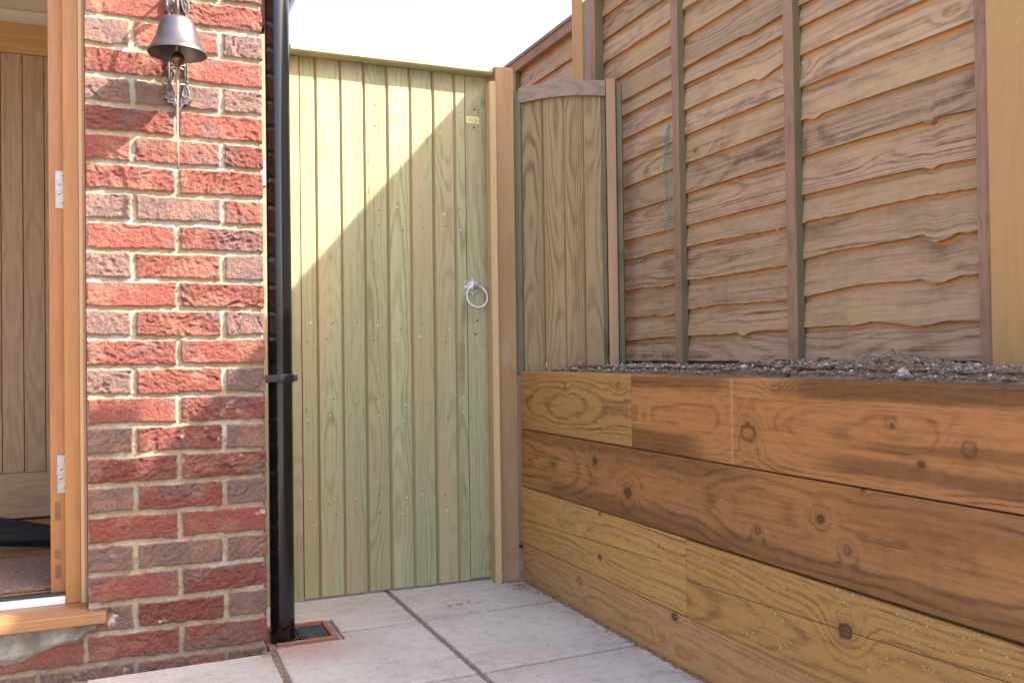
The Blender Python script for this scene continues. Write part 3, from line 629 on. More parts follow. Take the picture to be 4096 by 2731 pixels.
# nails: small dark heads with bright rims, in the rows of the rails behind
def small_part(name,mat,pos,prof,parent,cache={}):
    k=(name,mat.name)
    if k not in cache:
        s=MB(); s.lathe(prof,(0,0,0),10,axis='y'); o=s.build(name,mat,parent,loc=(0,0,0)); cache[k]=o
    else: o=cache[k].copy(); COL.objects.link(o); o.parent=parent
    o.location=Vector(pos)-Vector(parent_world(parent)); return o
holeM=plain('nail_hole_dark',(.06,.04,.025),.8)
for (a,b) in edges:
    c=(a+b)/2
    for z0 in (1.648,1.585,1.30,1.235,.898,.845,.640,.585,.322,.262):
        x=c+random.uniform(-.25,.25)*(b-a); z=z0+random.uniform(-.016,.016)
        small_part('nail_head',holeM if random.random()<.6 else nailM,(x,GY-.0004,z),[(.0001,.0006),(.0021,.0005),(.0024,0)],gate)
for x,z in ((1.156,.915),(1.148,.868),(1.152,1.600),(1.155,1.665)): small_part('screw_head',brassD,(x,GY+.0008,z),[(.0001,.001),(.0035,.0008),(.0040,0)],gate)
# ring latch
HC=(1.1375,1.0335); 
s=MB(); pts=[]
N=96
for k in range(N):
    a=2*math.pi*k/N; r=.0255+.0062*math.cos(8*a); r=max(r,.0205); pts.append((HC[0]+r*math.cos(a),HC[1]+r*math.sin(a)))
ctr=len(pts); vs=[(x,GY-.0035,z) for x,z in pts]+[(x,GY+.0005,z) for x,z in pts]
fs=[tuple(range(N)),]+[(i,i+N,(i+1)%N+N,(i+1)%N) for i in range(N)]
s.add(vs,fs)
s.lathe([(.0001,.016),(.009,.015),(.0125,.011),(.017,.0045),(.018,.003)],(HC[0],GY,HC[1]),32,axis='y')
lat=s.build('latch_rosette',galv,gate,.0006,loc=(HC[0],GY,HC[1]))
s=MB(); s.tube([(HC[0]+.0095+.0385*math.sin(a),GY-.022+.010*math.cos(a),HC[1]-.0345+.0385*math.cos(a)) for a in [2*math.pi*k/48 for k in range(48)]],.0038,12,closed=True); s.build('latch_ring',galv,lat)
s=MB(); s.box((HC[0]-.002,GY-.030,HC[1]-.004),(HC[0]+.0155,GY-.012,HC[1]+.010)); s.build('latch_knuckle',plain('grey_iron',(.33,.31,.30),.45,.6,var=.3,scale=100),lat,.003)
rsm=plain('rusty_screw',(.12,.085,.07),.5,.5)
for a in (45,135,225,315): small_part('latch_screw',rsm,(HC[0]+.0262*math.cos(math.radians(a)),GY,HC[1]+.0262*math.sin(math.radians(a))),[(.0001,.0046),(.0028,.0042),(.0030,.0036)],lat)
# brass name plate, notched corners, with small raised lettering lines
s=MB(); x0,x1,z0,z1=1.1225,1.1725,1.6115,1.6385
pp=[(x0+.005,z0),(x1-.005,z0),(x1,z0+.004),(x1,z0+.011),(x1-.002,z0+.0135),(x1,z0+.016),(x1,z1-.004),(x1-.005,z1),(x0+.005,z1),(x0,z1-.004),(x0,z0+.016),(x0+.002,z0+.0135),(x0,z0+.011),(x0,z0+.004)]
n=len(pp); vs=[(x,GY-.0012,z) for x,z in pp]+[(x,GY+.0009,z) for x,z in pp]; fs=[tuple(range(n)),]+[(i,i+n,(i+1)%n+n,(i+1)%n) for i in range(n)]; s.add(vs,fs)
pl=s.build('name_plate',brassP,gate,.0003,loc=(x0,GY,z0))
s=MB(); 
for row,(z,h,n_) in enumerate(((1.6315,.0042,11),(1.6265,.0018,18),(1.6235,.0018,18),(1.6180,.0018,9))):
    for k in range(n_):
        wd=.0365/(n_ if row<3 else 18); x=x0+.0065+wd*k+(.010 if row==3 else 0); zz=z-.0016*math.cos((k/n_-.5)*0)
        s.box((x,GY-.0017,zz-h/2),(x+wd*.32,GY-.0011,zz+h/2)); s.box((x+wd*.33,GY-.0016,zz+h*(.3 if k%2 else -.5)),(x+wd*.7,GY-.0011,zz+h*(.5 if k%2 else -.3)))
s.build('plate_lettering',brassT,pl)
# hinge-side post and infill board
hp=MB(); hp.box((.398,2.985,-.02),(.5045,3.08,1.8352)); o=hp.build('hinge_post',gateW,None,.003,loc=(.45,3.03,0)); tag(o,'green treated hinge post half hidden behind the black downpipe','post')
hp=MB(); hp.box((.5055,2.9995,.0),(.5385,3.045,1.7818)); hp.build('infill_board',gateW,o,.0015)
hp=MB(); hp.box((.4135,2.976,1.345),(.4305,2.9845,1.428)); hp.build('hinge_strap',galv,o,.001)
# latch post with stops
gp_=MB(); gp_.box((1.2190,2.9605,-.02),(1.2890,3.06,1.8145)); o=gp_.build('gate_post',postW,None,.003,loc=(1.255,3.0,0)); tag(o,'brown square gate post between the gate and the sleeper bed','post')
for a in (0,):
    gp_=MB(); gp_.prism([(1.1880,2.9400),(1.2090,2.9330),(1.2125,2.9400),(1.2175,2.998),(1.1945,2.998)],.0,1.752,lambda a,b,l:(a,b,l)); gp_.build('gate_stop',stopW,o,.0012)
# ------------------------------------------------------------------ angled arched panel between post and fence
ap=thing('arched_panel','narrow weathered board panel with bowed top rail, angled behind the raised bed','fence panel',(1.45,2.9,.74))
A0=Vector((1.312,3.0,0)); A1=Vector((1.622,2.79,0)); dA=(A1-A0); LA=dA.length; dA.normalize(); nA=Vector((dA.y,-dA.x,0))  # towards the camera
if nA.y>0: nA=-nA
def pa(t,b,z): p=A0+dA*t+nA*(-b); return (p.x,p.y,z)
# lay out by picture columns measured on a Y=3 plane: find t for each
def tq(xa):  # ray through (xa,3.0) meets the panel line
    # point = k*(xa,3) ; on line A0 + t dA
    den=xa*dA.y-3.0*dA.x; return (3.0*A0.x-xa*A0.y)/den*1.0 if abs(den)>1e-9 else 0
cols=[(1.338,1.414),(1.429,1.503),(1.515,1.583),(1.597,1.663)]
s=MB()
for a,b in cols:
    ta,tb=tq(a),tq(b); ch=.007; w_=tb-ta; c=(ta+tb)/2
    prof=[(-w_/2,0),(w_/2,0),(w_/2+ch*.7,.007),(w_/2+ch*.7,.018),(-w_/2-ch*.9,.018),(-w_/2-ch*.9,.007)]
    n0=len(s.f); s.prism(prof,.72,1.735,lambda A,B,l,c=c:pa(c+A,B,l)); s.mi[n0+5]=1; s.mi[n0+4]=1
ta=tq(1.668); tb=tq(1.682); s.prism([(ta,.004),(tb,.004),(tb,.018),(ta,.018)],.72,1.73,pa,mi=2)
s.build('board_panel',[sideW,sideO,mossW],ap,.0006,loc=(1.45,2.9,.74))
s=MB(); ta,tb=tq(1.327),tq(1.686); vs=[];fs=[];gp2=[];N=12
for i in range(N+1):
    u=i/N; t=ta+(tb-ta)*u; bow=.012*math.sin(math.pi*u)+.006*u
    for b,zz in ((-.014,1.697),(-.014,1.752),(.022,1.752),(.022,1.697)):
        vs.append(pa(t,b,zz+bow)); gp2.append((zz-1.72,b,t))
for i in range(N):
    for k in range(4): fs.append((i*4+k,(i+1)*4+k,(i+1)*4+(k+1)%4,i*4+(k+1)%4))
fs+=[(0,1,2,3),(N*4+3,N*4+2,N*4+1,N*4)]
s.add(vs,fs,gp2); s.build('bowed_top_rail',sideR,ap,.002,loc=(1.45,2.9,1.7))
s=MB(); ta,tb=tq(1.306),tq(1.334); s.prism([(ta,-.012),(tb,-.012),(tb,.022),(ta,.022)],.72,1.742,pa); o=s.build('side_stile',mossW,ap,.0015,loc=(1.32,3,.74)); o['label']='greenish grey weathered stile'
s=MB(); ta,tb=tq(1.6885),tq(1.7295); s.prism([(ta,-.018),(tb,-.018),(tb,.03),(ta,.03)],.72,1.762,pa); o=s.build('side_stile',stileW,ap,.002,loc=(1.6,2.8,.74)); o['label']='pale pinkish brown stile'
s=MB(); ta,tb=tq(1.7320),tq(1.7545); s.prism([(ta,-.006),(tb,-.006),(tb,.035),(ta,.035)],.72,1.752,pa); s.build('moss_batten',mossW,ap,.001,loc=(1.62,2.78,.74))
# ------------------------------------------------------------------ lap fence
FX=1.697
laps=[([(1.3,.768),(3.2,.766)]),
 [(1.33,.851),(1.373,.852),(1.466,.857),(1.515,.850),(1.554,.848),(1.649,.860),(1.689,.863),(1.752,.857),(1.818,.858),(1.939,.856),(1.998,.853),(2.103,.854),(2.16,.851),(2.193,.840),(2.225,.853),(2.282,.847),(2.428,.849),(2.51,.844),(2.577,.848),(2.716,.845),(2.855,.839),(3.2,.838)],
 [(1.33,.953),(1.375,.954),(1.431,.954),(1.478,.943),(1.502,.940),(1.520,.944),(1.534,.954),(1.608,.955),(1.728,.956),(1.793,.952),(1.862,.943),(1.946,.938),(2.001,.934),(2.1,.936),(2.187,.937),(2.311,.940),(2.411,.936),(2.511,.931),(2.577,.920),(2.618,.917),(2.673,.923),(3.2,.921)],
 [(1.33,1.043),(1.379,1.043),(1.439,1.048),(1.468,1.037),(1.496,1.034),(1.512,1.040),(1.530,1.055),(1.575,1.052),(1.664,1.051),(1.813,1.049),(1.869,1.045),(1.95,1.036),(2.006,1.030),(2.277,1.026),(2.519,1.027),(2.58,1.017),(2.745,1.023),(3.2,1.015)],
 [(1.33,1.136),(1.382,1.137),(1.529,1.144),(1.603,1.143),(1.811,1.139),(1.954,1.139),(2.008,1.134),(2.30,1.138),(2.516,1.136),(2.667,1.137),(2.75,1.133),(3.2,1.132)],
 [(1.33,1.200),(1.384,1.201),(1.485,1.208),(1.506,1.199),(1.53,1.209),(1.68,1.212),(1.957,1.212),(2.01,1.2087),(2.514,1.205),(3.2,1.2)],
 [(1.33,1.307),(1.389,1.308),(1.49,1.315),(1.507,1.299),(1.525,1.313),(1.719,1.317),(1.959,1.315),(2.52,1.308),(3.2,1.298)],
 [(1.33,1.409),(1.85,1.414),(1.883,1.405),(1.91,1.414),(1.96,1.415),(2.017,1.411),(2.52,1.406),(3.2,1.388)],
 [(1.33,1.500),(1.96,1.503),(2.02,1.5025),(2.52,1.498),(2.58,1.4926),(3.2,1.486)],
 [(1.33,1.590),(1.96,1.590),(2.02,1.5867),(2.10,1.570),(2.13,1.582),(2.52,1.5796),(3.2,1.567)],
 [(1.33,1.668),(2.02,1.667),(2.16,1.660),(2.52,1.663),(3.2,1.652)],
 [(1.33,1.7255),(2.02,1.7233),(2.14,1.715),(2.18,1.722),(2.51,1.7177),(3.2,1.710)],
 [(1.33,1.830),(2.02,1.829),(2.51,1.814),(3.2,1.80)],
 [(1.33,1.912),(2.51,1.908),(2.58,1.897),(2.9,1.893),(3.2,1.891)],
 [(1.33,1.995),(2.55,1.985),(3.2,1.975)],
 [(1.33,2.085),(2.55,2.075),(3.2,2.066)],
 [(1.33,2.16),(3.2,2.150)],[(1.33,2.25),(3.2,2.24)]]
def lapboards(laps,ya,yb,x0,topz,mb,seg=.012,rough=1.):
    ys=np.arange(ya,yb+seg*.5,seg); n=len(ys)
    L=[np.interp(ys,[p[0] for p in l],[p[1] for p in l]) for l in laps]
    for i in range(len(L)-1):
        lo=L[i]; up=L[i+1]; seed=random.random()*50
        rg=(fbm(ys*40,ys*0+i*3.7,i,3)-.5)*.0028*rough*(1.8 if i<5 else .8)
        rag=np.where(fbm(ys*9,ys*0+i*1.3,i+50,2)>.6,(fbm(ys*150,ys*0+i,i+9,2)-.5)*.005,0)*(1 if i in(1,3,4) else .4)
        lo2=lo+rg+rag
        bow=(fbm(ys*2.2,ys*0+i,i+80,2)-.5)*.006
        rows=[];fr=[]
        th=.014
        rows.append((x0-.002-bow*0+0*ys+.0,lo2)); fr.append(0)            # underside back
        rows.append((x0-th-bow,lo2)); fr.append(0)                          # underside front lip
        rows.append((x0-th+.0003-bow,lo2+.0015)); fr.append(0)
        for t in (.2,.4,.6,.8):
            rows.append((x0-th+.0112*t-bow*(1-t)+(fbm(ys*16,ys*0+t*9+i,i+33,3)-.5)*.0030,lo2+(up-lo2)*t)); fr.append(0)
        for dz,f_ in ((-.011,0),(-.006,.7),(-.002,.95),(.004,.9),(.02,.9)):
            rows.append((x0-.0008+0*ys,up+dz)); fr.append(f_)
        rows.append((x0+.001+0*ys,up+.022)); fr.append(1)
        vs=[];gp=[];frv=[]
        for r_,(X_,Z_) in enumerate(rows):
            for k in range(n):
                vs.append((X_[k],ys[k],Z_[k])); gp.append((Z_[k]-lo[k]-.045+.6*(lo[k]-lo.mean()),(.004 if r_ else .010),ys[k])); frv.append(fr[r_])
        fs=[]
        for r_ in range(len(rows)-1):
            for k in range(n-1): fs.append((r_*n+k,r_*n+k+1,(r_+1)*n+k+1,(r_+1)*n+k))
        mb.add(vs,fs,gp,seed,0,frv,False)
        # plain back so that the boards have thickness
        zz0=float(lo.min())+.004; mb.box((x0+.0012,ya,zz0),(x0+.0035,yb,float(up.max())+.015),'y')
fp=thing('lap_fence_panel','weathered brown waney-lap fence panel with battens above the raised bed','fence panel',(FX,2.2,.77))
s=MB(); lapboards(laps,1.372,3.05,FX,2.2,s); s.build('lap_boards',lapW,fp,loc=(FX,2.2,.77))
def batten(y0,y1,x0,x1,z0,z1,parent,nm='batten',mats=(batW,batG)):
    s=MB(); s.box((x0,y0,z0),(x1,y1,z1),'z',mi=0,nmi=1,face='x')
    o=s.build(nm,list(mats),parent,.0012,loc=(x0,(y0+y1)/2,z0)); return o
# batten faces measured on the X=1.66/1.68 planes
batten(2.4790,2.5180,1.662,1.6875,.755,2.158,fp)
batten(1.9320,1.9720,1.662,1.6875,.755,2.158,fp)
batten(1.3410,1.3710,1.662,1.712,.755,2.158,fp,'end_batten')
batten(3.0130,3.0520,1.650,1.6875,.755,2.158,fp,'end_batten')
s=MB(); s.box((1.645,1.341,2.159),(1.6875,3.052,2.2),'y'); s.box((1.64,1.335,2.201),(1.71,3.056,2.222),'y'); s.build('top_rail',batW,fp,.0015,loc=(1.66,2.2,2.17))
s=MB(); s.box((1.70,1.38,.735),(1.712,3.04,.79),'y'); s.build('rear_gravel_board',batW,fp,.001,loc=(1.7,2.2,.74))
# twine tied to the fence
tw=MB()
P1=[(1.6825,2.5677,1.556),(1.678,2.575,1.535),(1.676,2.5837,1.512),(1.676,2.5836,1.461),(1.677,2.5942,1.42),(1.677,2.5978,1.378),(1.676,2.580,1.332),(1.677,2.5887,1.282),(1.677,2.5757,1.246),(1.676,2.5908,1.212)]
def smooth(pts,n=6):
    out=[]
    P=[Vector(p) for p in pts]; P=[P[0]]+P+[P[-1]]
    for i in range(1,len(P)-2):
        for k in range(n):
            t=k/n; a,b,c,d=P[i-1],P[i],P[i+1],P[i+2]
            out.append(.5*((2*b)+(-a+c)*t+(2*a-5*b+4*c-d)*t*t+(-a+3*b-3*c+d)*t**3))
    out.append(P[-2]); return out
tw.tube(smooth(P1),.0017,6)
P2=[(1.6825,2.566,1.556),(1.677,2.570,1.52),(1.676,2.571,1.485),(1.675,2.580,1.458),(1.673,2.569,1.44),(1.668,2.553,1.40),(1.664,2.541,1.372),(1.660,2.5332,1.3365),(1.660,2.5418,1.304),(1.661,2.528,1.274)]
tw.tube(smooth(P2),.0017,6)
tw.tube(smooth([(1.661,2.5259,1.262),(1.659,2.536,1.245),(1.657,2.5455,1.215),(1.657,2.540,1.19),(1.657,2.530,1.165)]),.0016,6)
for k in range(4): tw.tube([(1.657,2.530,1.165),(1.655,2.521+.005*k,1.150)],.0007,4)
for k in range(3): tw.tube([(1.676,2.5908,1.212),(1.674,2.588+.004*k,1.203)],.0007,4)
tw.lathe([(.0001,.004),(.004,.002),(.004,-.002),(.0001,-.004)],(1.674,2.580,1.460),8)
o=tw.build('twine',twineM,None,loc=(1.67,2.57,1.4)); tag(o,'frayed teal green twine hanging from the lap fence','twine')
# posts and far panel
s=MB(); s.box((1.655,3.1215,.60),(1.755,3.2120,2.62),'z',mi=0,face='x'); 
o=s.build('fence_post',[orangeW,greyW],None,.003,loc=(1.7,3.17,.6)); tag(o,'tall orange fence post behind the arched panel, at the far end','post',)
s=MB(); s.box((1.6605,3.0560,.60),(1.75,3.1205,2.166),'z',face='x'); o2=s.build('grey_post',greyW,None,.003,loc=(1.7,3.09,.6)); tag(o2,'shorter weathered grey post fixed beside the tall orange post','post')
s=MB(); s.box((1.655,1.2300,.60),(1.755,1.3380,2.62),'z',face='x'); o=s.build('fence_post',orangeW,None,.003,loc=(1.7,1.29,.6)); tag(o,'orange square fence post nearest the camera at right edge','post')
fp2=thing('lap_fence_panel','far lap fence panel running on behind the gate post, only its top showing','fence panel',(FX,4,.77))
s=MB(); laps2=[[(3.2,z),(5.2,z)] for z in (.77,.86,.95,1.05,1.14,1.23,1.32,1.42,1.51,1.60,1.70,1.80,1.90,1.992,2.09)]
lapboards(laps2,3.222,5.04,FX,2.1,s,seg=.02); s.build('lap_boards',lapW,fp2,loc=(FX,4,.77))
s=MB(); s.box((1.662,3.214,2.088),(1.6875,5.06,2.131),'y'); s.box((1.655,3.214,2.1315),(1.715,5.06,2.146),'y'); s.build('top_rail',batW,fp2,.0015,loc=(1.67,4,2.1))
batten(3.795,3.835,1.662,1.6875,.76,2.087,fp2); batten(4.40,4.44,1.662,1.6875,.76,2.087,fp2)
# added, unseen light blocker beyond the fence: its eave throws the slanting shade
blocker=thing('shade_blocker','added brown blocker beyond the fence, out of view, casting the slanting shade','blocker',(2.4,1.2,.7))
s=MB(); s.box((1.80,-1.6,.7),(3.2,2.52,2.42),'y'); s.build('blocker_wall',batW,blocker,loc=(2.4,1,.7))
def shade(): 
    s=MB(); x=1.775; z=.4464+1.13*x
    s.add([(x,-1.7,z),(x,2.60,z),(2.5,2.60,z+.35),(2.5,-1.7,z+.35),(3.3,2.60,z),(3.3,-1.7,z),(x,-1.7,z-.03),(x,2.60,z-.03),(3.3,2.60,z-.03),(3.3,-1.7,z-.03)],[(0,3,2,1),(3,5,4,2),(0,1,7,6),(6,7,8,9),(1,2,4,8,7),(0,6,9,5,3),(4,5,9,8)])
    s.build('blocker_roof',plain('roof_felt',(.06,.06,.06),.9),blocker,loc=(2.4,1,2.4))
shade()
# ------------------------------------------------------------------ sleeper wall
sw=thing('sleeper_wall','raised bed wall of stacked orange brown timber sleepers','retaining wall',(1.34,2,0))
SX_=1.296
def sleeper(y0,y1,z0,z1,mat,label,dx=0.,depth=.1):
    s=MB(); cz_=(z0+z1)/2
    s.box((SX_+dx,y0,z0),(SX_+depth,y1,z1),'y'); s.gp=[(p[2]-0,p[0]-SX_,p[1]) for p in s.v]; s.gp=[(a-cz_,b,c) for a,b,c in s.gp]
    o=s.build('timber_sleeper',mat,sw,.004,loc=(SX_,(y0+y1)/2,z0)); o['label']=label; return o
def SM(name,light,dark,knots,cz_,**k):
    kk=dict(saw=.06,spacing=.0075,wob=.034,core=.085,cont=.78,tint=.0,fibre=.62,bump=.3,rough=.55,streak=130,wave=.013,mott=.42,specv=.4,sharp=3.4); kk.update(k)
    kk.setdefault('vkc',(.10,.04,.014))
    return wood(name,light,dark,knots=[(z-cz_,y,r,d) for y,z,r,d in knots],**kk)
Z=[.7340,.5315,.3285,.1310,-.075]
c0,c1,c2,c3=[(Z[i]+Z[i+1])/2 for i in range(4)]
br=(.20,.075,.022)
sleeper(2.1895,2.953,Z[1]+.001,Z[0],SM('sleeper_yellow_brown',(.37,.21,.07),(.14,.07,.02),[(2.258,.702,.010,.55),(2.596,.682,.007,.5)],c0,core=.10,broad=(.20,.11,.04,.5),cracks=[(-.073,-.055,2.56,2.19)]),'short yellow brown sleeper at the top left',dx=.0)
sleeper(-.6,2.1865,Z[1]+.001,Z[0]-.0005,SM('sleeper_orange_heart',(.40,.185,.060),(.095,.038,.012),[(1.675,.612,.024,.6),(1.093,.626,.016,.5),(1.258,.655,.005,.9),(1.192,.591,.007,1.),(2.117,.626,.008,.5),(1.579,.715,.014,.3)],c0,bands=[(.0,0.,.035,.03,-.6,2.1,(.40,.165,.05),.45),(.090,0.,.012,.016,.3,1.56,(.11,.048,.014),.85),(-.062,0.,.008,.016,.5,1.45,(.11,.048,.014),.7),(-.08,.03,.020,.02,1.85,2.3,(.11,.048,.014),.75),(.088,0.,.006,.02,1.72,2.3,(.11,.048,.014),.7),(-.02,0.,.004,.012,.6,1.35,(.11,.048,.014),.6)],broad=(.13,.065,.03,.55),vline=1.733),'long orange brown top sleeper with dark flowing grain',dx=-.0015)
sleeper(-.6,2.953,Z[2]+.001,Z[1]-.0015,SM('sleeper_red_brown',(.38,.180,.058),(.095,.038,.012),[(2.405,.473,.011,1.),(2.214,.405,.017,.95),(1.649,.396,.009,.8),(1.45,.454,.010,.9),(1.378,.405,.010,.6),(1.334,.528,.005,1.),(2.825,.45,.005,.6),(2.869,.418,.006,.6)],c1,bands=[(.010,.05,.022,.03,.55,1.65,(.40,.165,.05),.5),(.0,0.,.03,.03,2.05,2.35,(.40,.165,.05),.5),(-.078,0.,.014,.03,.3,2.75,(.12,.052,.015),.55),(.082,0.,.006,.02,1.7,3.,(.12,.052,.015),.45),(.06,0.,.012,.03,.4,1.4,(.11,.048,.014),.35)],broad=(.15,.072,.03,.4)),'long red brown sleeper, second from the top',dx=.0005)
sleeper(1.9300,2.953,Z[3]+.001,Z[2]-.0015,SM('sleeper_golden',(.47,.27,.082),(.17,.09,.024),[(2.378,.193,.009,1.),(2.375,.322,.006,.9)],c2,speck=(.55,.54,.30,.8),cracks=[(-.0167,-.040,2.944,2.02)],spacing=.0075),'short golden sleeper third from top at left',dx=-.002)
sleeper(-.6,1.9250,Z[3]+.001,Z[2]-.0035,SM('sleeper_golden_knotty',(.42,.23,.065),(.15,.075,.02),[(1.38,.249,.017,1.)],c2,speck=(.60,.60,.35,.9),cracks=[(-.002,-.042,1.92,.7)],spacing=.0075),'long golden sleeper with a large dark knot',dx=-.006)
sleeper(-.6,2.953,Z[4],Z[3]-.001,SM('sleeper_tan',(.46,.25,.10),(.21,.11,.04),[(2.517,.093,.013,.6),(1.99,.117,.011,1.),(2.047,.047,.012,.4)],c3,spacing=.008),'pale tan bottom sleeper resting against the paving',dx=.001)
s=MB()
s.box((1.397,2.86,.0),(1.64,2.96,.72)); s.build('rear_return',batW,sw,loc=(1.5,2.9,0))
# ------------------------------------------------------------------ soil
def build_soil():
    xs=np.arange(1.394,1.705,.006); ys=np.arange(-.6,3.2,.008); X,Y=np.meshgrid(xs,ys)
    h=.733+.018*fbm(X*12,Y*12,5,4)+.012*(fbm(X*60,Y*60,9,3)-.5)
    h+=.020*np.exp(-((Y-1.58)/.16)**2)*sst(1.48,1.62,X)+.016*np.exp(-((Y-1.86)/.09)**2)*sst(1.5,1.64,X)
    h=(h+.010*sst(1.42,1.52,X)-.008)*sst(1.390,1.425,X)+.731*(1-sst(1.390,1.425,X))
    mb=MB(); n=len(xs); vs=list(zip(X.ravel(),Y.ravel(),h.ravel())); idx=np.arange(len(vs)).reshape(X.shape)
    fs=[tuple(map(int,q)) for q in np.stack([idx[:-1,:-1],idx[:-1,1:],idx[1:,1:],idx[1:,:-1]],-1).reshape(-1,4)]
    mb.add(vs,fs,smooth=True)
    import bmesh
    bm=bmesh.new(); bmesh.ops.create_icosphere(bm,subdivisions=1,radius=1); iv=np.array([v.co[:] for v in bm.verts]); iff=[tuple(v.index for v in f.verts) for f in bm.faces]; bm.free()
    def lumps(mb,N,rfun,xr,yr,zf,mi,pile=None):
        for i in range(N):
            x=random.uniform(*xr); y=random.uniform(*yr)
            if pile and random.random()<pile[0]: y=random.gauss(pile[1],pile[2]); x=random.uniform(1.52,1.68)
            if y>2.94 or y<-.5: continue
            r=rfun(); J=iv*(1+(RS.rand(len(iv),1)-.5)*.95)*np.array([1,random.uniform(.6,1.4),random.uniform(.5,1)])
            hz=zf(x,y)+r*random.uniform(-.3,.5)+.006*(float(fbm(np.array([x*30.]),np.array([y*30.]),3,2)[0])-.5)*2
            mb.add((J*r+np.array([x,y,hz])).tolist(),iff,None,0.,mi,smooth=False)
    def zf(x,y): return float(.737+.005+.020*math.exp(-((y-1.58)/.16)**2)*(1 if x>1.56 else .4)+.016*math.exp(-((y-1.86)/.09)**2)+(.008 if x>1.45 else -.004))
    lumps(mb,11000,lambda:.0014+.0032*random.random()**2.2,(1.40,1.69),(1.1,2.94),zf,1)
    lumps(mb,420,lambda:random.uniform(.004,.011),(1.42,1.69),(1.1,2.94),zf,1,(.75,1.60,.16))
    lumps(mb,90,lambda:random.uniform(.008,.016),(1.5,1.69),(1.3,2.0),zf,1,(.8,1.57,.14))
    o=mb.build('soil',[soilM,clodM],None,loc=(1.55,2,.74)); tag(o,'crumbly brown soil filling the raised bed',None,None,'stuff')
    st=MB(); lumps(st,420,lambda:random.choice([.0018,.002,.003,.004]),(1.40,1.69),(1.1,2.94),lambda x,y:zf(x,y)+.004,0)
    lumps(st,9,lambda:random.uniform(.006,.011),(1.42,1.6),(1.2,2.8),lambda x,y:zf(x,y)+.003,0)
    o=st.build('pebbles',stoneM,None,loc=(1.55,2,.75)); tag(o,'pale little stones scattered over the soil',None,None,'stuff')
    # crumbs along joints
    db=MB()
    def crumbs(N,fn,rr=(.0012,.004)):
        for i in range(N):
            x,y=fn(); r=random.uniform(*rr); J=iv*(1+(RS.rand(len(iv),1)-.5)*.6)*np.array([1,random.uniform(.5,1.6),.6])
            db.add((J*r+np.array([x,y,r*.3])).tolist(),iff,None,0.,0)
    crumbs(900,lambda:(1.2905-abs(random.gauss(0,.007)),random.uniform(1.0,2.95)))
    crumbs(420,lambda:(random.uniform(1.20,1.292),2.952-abs(random.gauss(0,.012))))
    crumbs(260,lambda:(1.27-abs(random.gauss(0,.03)),2.90-abs(random.gauss(0,.06))),(.001,.0025))
    crumbs(130,lambda:(random.uniform(.83,1.28),2.646+random.gauss(0,.005)),(.001,.002))
    crumbs(60,lambda:(random.uniform(.40,1.28),random.uniform(1.9,2.95)),(.0008,.002))
    crumbs(45,lambda:(.985+random.gauss(0,.035),2.745+random.gauss(0,.008)),(.0012,.003))
    crumbs(26,lambda:(random.uniform(.34,.375),random.uniform(2.50,2.54)),(.002,.005))
    o=db.build('wood_debris',debM,None,loc=(1.2,2.5,0)); tag(o,'crumbs of soil and bark along the foot of the sleepers',None,None,'stuff')
build_soil()
# ------------------------------------------------------------------ paving
pav=bpy.data.objects.new('paving',None); COL.objects.link(pav); tag(pav,'pale square concrete paving slabs with sandy joints',None,None,'structure')
def slab(poly,top=0.,parent=pav):
    # subdivided outline with a little chipping
    pts=[]
    n=len(poly)
    for i in range(n):
        a=Vector(poly[i]);b=Vector(poly[(i+1)%n]); L=(b-a).length; k=max(1,int(L/.012))
        nrm=Vector(((b-a).y,-(b-a).x)).normalized()
        for j in range(k):
            p=a+(b-a)*j/k; 
            if j: p=p+nrm*(random.gauss(0,.0007)-(.002 if random.random()<.03 else 0))
            pts.append(p)
    c=Vector((sum(p.x for p in pts)/len(pts),sum(p.y for p in pts)/len(pts)))
    N=len(pts); vs=[];rings=[]
    def inset(p,i,d):
        a=pts[i-1];b=pts[(i+1)%N]; t=(b-a).normalized(); nn=Vector((-t.y,t.x)); return p+nn*d
    area=sum(pts[i].x*pts[(i+1)%N].y-pts[(i+1)%N].x*pts[i].y for i in range(N)); sg=1 if area>0 else -1
    for d,z in ((0,-.04),(0,-.006),(.0012,-.0022),(.0042,-.0003),(.0075,0)):
        for i,p in enumerate(pts):
            q=inset(p,i,d*sg); vs.append((q.x,q.y,top+z))
    fs=[]
    for r in range(4):
        for i in range(N): j=(i+1)%N; fs.append((r*N+i,r*N+j,(r+1)*N+j,(r+1)*N+i))
    fs.append(tuple(4*N+i for i in range(N)))
    mb=MB(); mb.add(vs,fs); o=mb.build('paving_slab',slabM,parent,loc=(c.x,c.y,top)); return o
J=.0085
yA,yB=2.6345,2.1385; xL,xM,xR=.3713,.8209,1.287
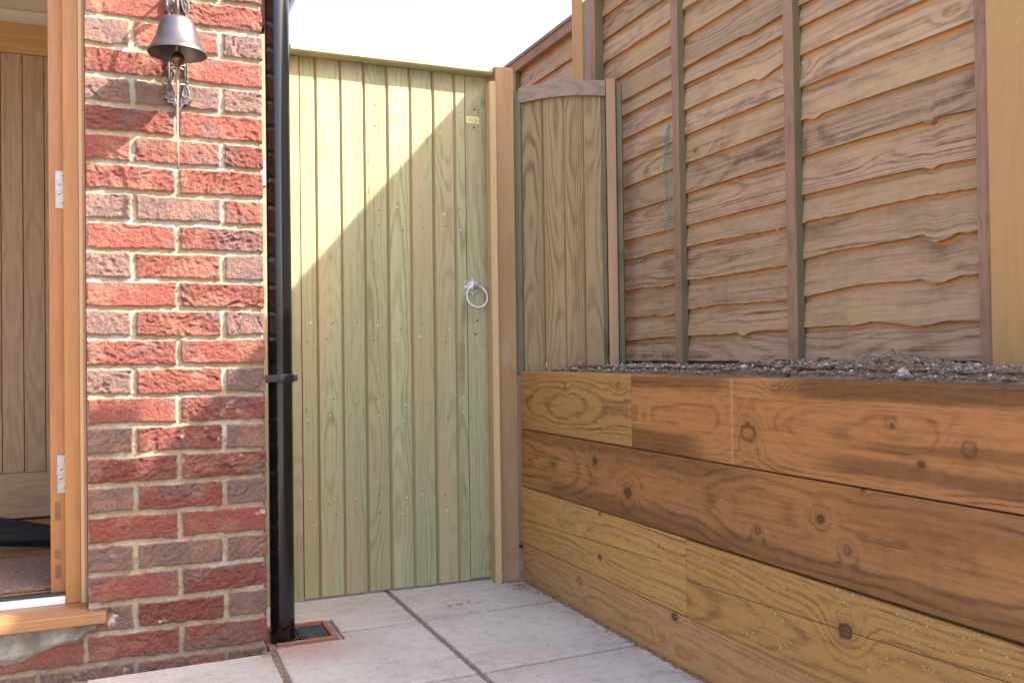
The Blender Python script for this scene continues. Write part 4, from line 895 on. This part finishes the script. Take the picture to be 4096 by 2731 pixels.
slab([(xL+J,3.30),(xL+J,2.775),(.577,2.775),(.577,yA+J),(xM-J,yA+J),(xM-J,3.30)])
slab([(xM+J,3.30),(xM+J,yA+J+.002),(xR,yA+J+.018),(xR,3.30)])
slab([(xL+J,yB+J),(xM-J,yB+J-.003),(xM-J,yA-J),(.574,yA-J-.008),(.574,2.560),(xL+J,2.553)])
slab([(xM+J,yB+J),(xR,yB+J+.022),(xR,yA-J+.018),(xM+J,yA-J+.002)])
slab([(-.085,2.07),(xL-J-.004,2.05),(xL-J,2.528),(-.085,2.517)],-.002)
slab([(-.56,2.07),(-.097,2.07),(-.097,2.515),(-.56,2.51)],-.004)
ry=[yB]
for k in range(1,5): ry.append(ry[-1]-.487)
for k in range(4):
    a,b=ry[k+1],ry[k]
    slab([(xL+J-.008*(k>0),a+J),(xM-J,a+J),(xM-J,b-J-.003),(xL+J-.004,b-J)])
    slab([(xM+J,a+J),(xR,a+J+.02),(xR,b-J+.022),(xM+J,b-J)])
for k in range(4):
    b=2.065-k*.487+J; 
    for xx in (-.56,-.085):
        slab([(xx,b-.481),(xx+(.463 if xx<-.2 else .446),b-.481),(xx+(.463 if xx<-.2 else .446),b-.012),(xx,b-.012)],-.003)
def jointsheet():
    poly=[(-1.1,-.2),(1.3,-.2),(1.3,3.31),(.3573,3.31),(.3573,2.53),(-1.1,2.53)]
    s=MB(); s.box((-1.1,-.2,-.06),(.3572,2.5305,-.0078)); s.box((.3573,-.2,-.06),(1.296,2.555,-.0078)); s.box((.3573,2.78,-.06),(1.296,3.31,-.0078)); s.box((.575,2.5555,-.06),(1.296,2.7795,-.0078))
    s.build('joint_sand',jointM,pav,loc=(.5,2,-.05))
jointsheet()
s=MB(); s.box((-60,-60,-.5),(60,60,-.12)); o=struct('ground',s,groundM,loc=(0,0,-.3)); tag(o,'bare ground around the paving')
s=MB(); s.box((1.72,-3,-.1),(9,9,.70)); o=struct('neighbour_ground',s,groundM,loc=(4,3,.3))
bpy.context.view_layer.update()
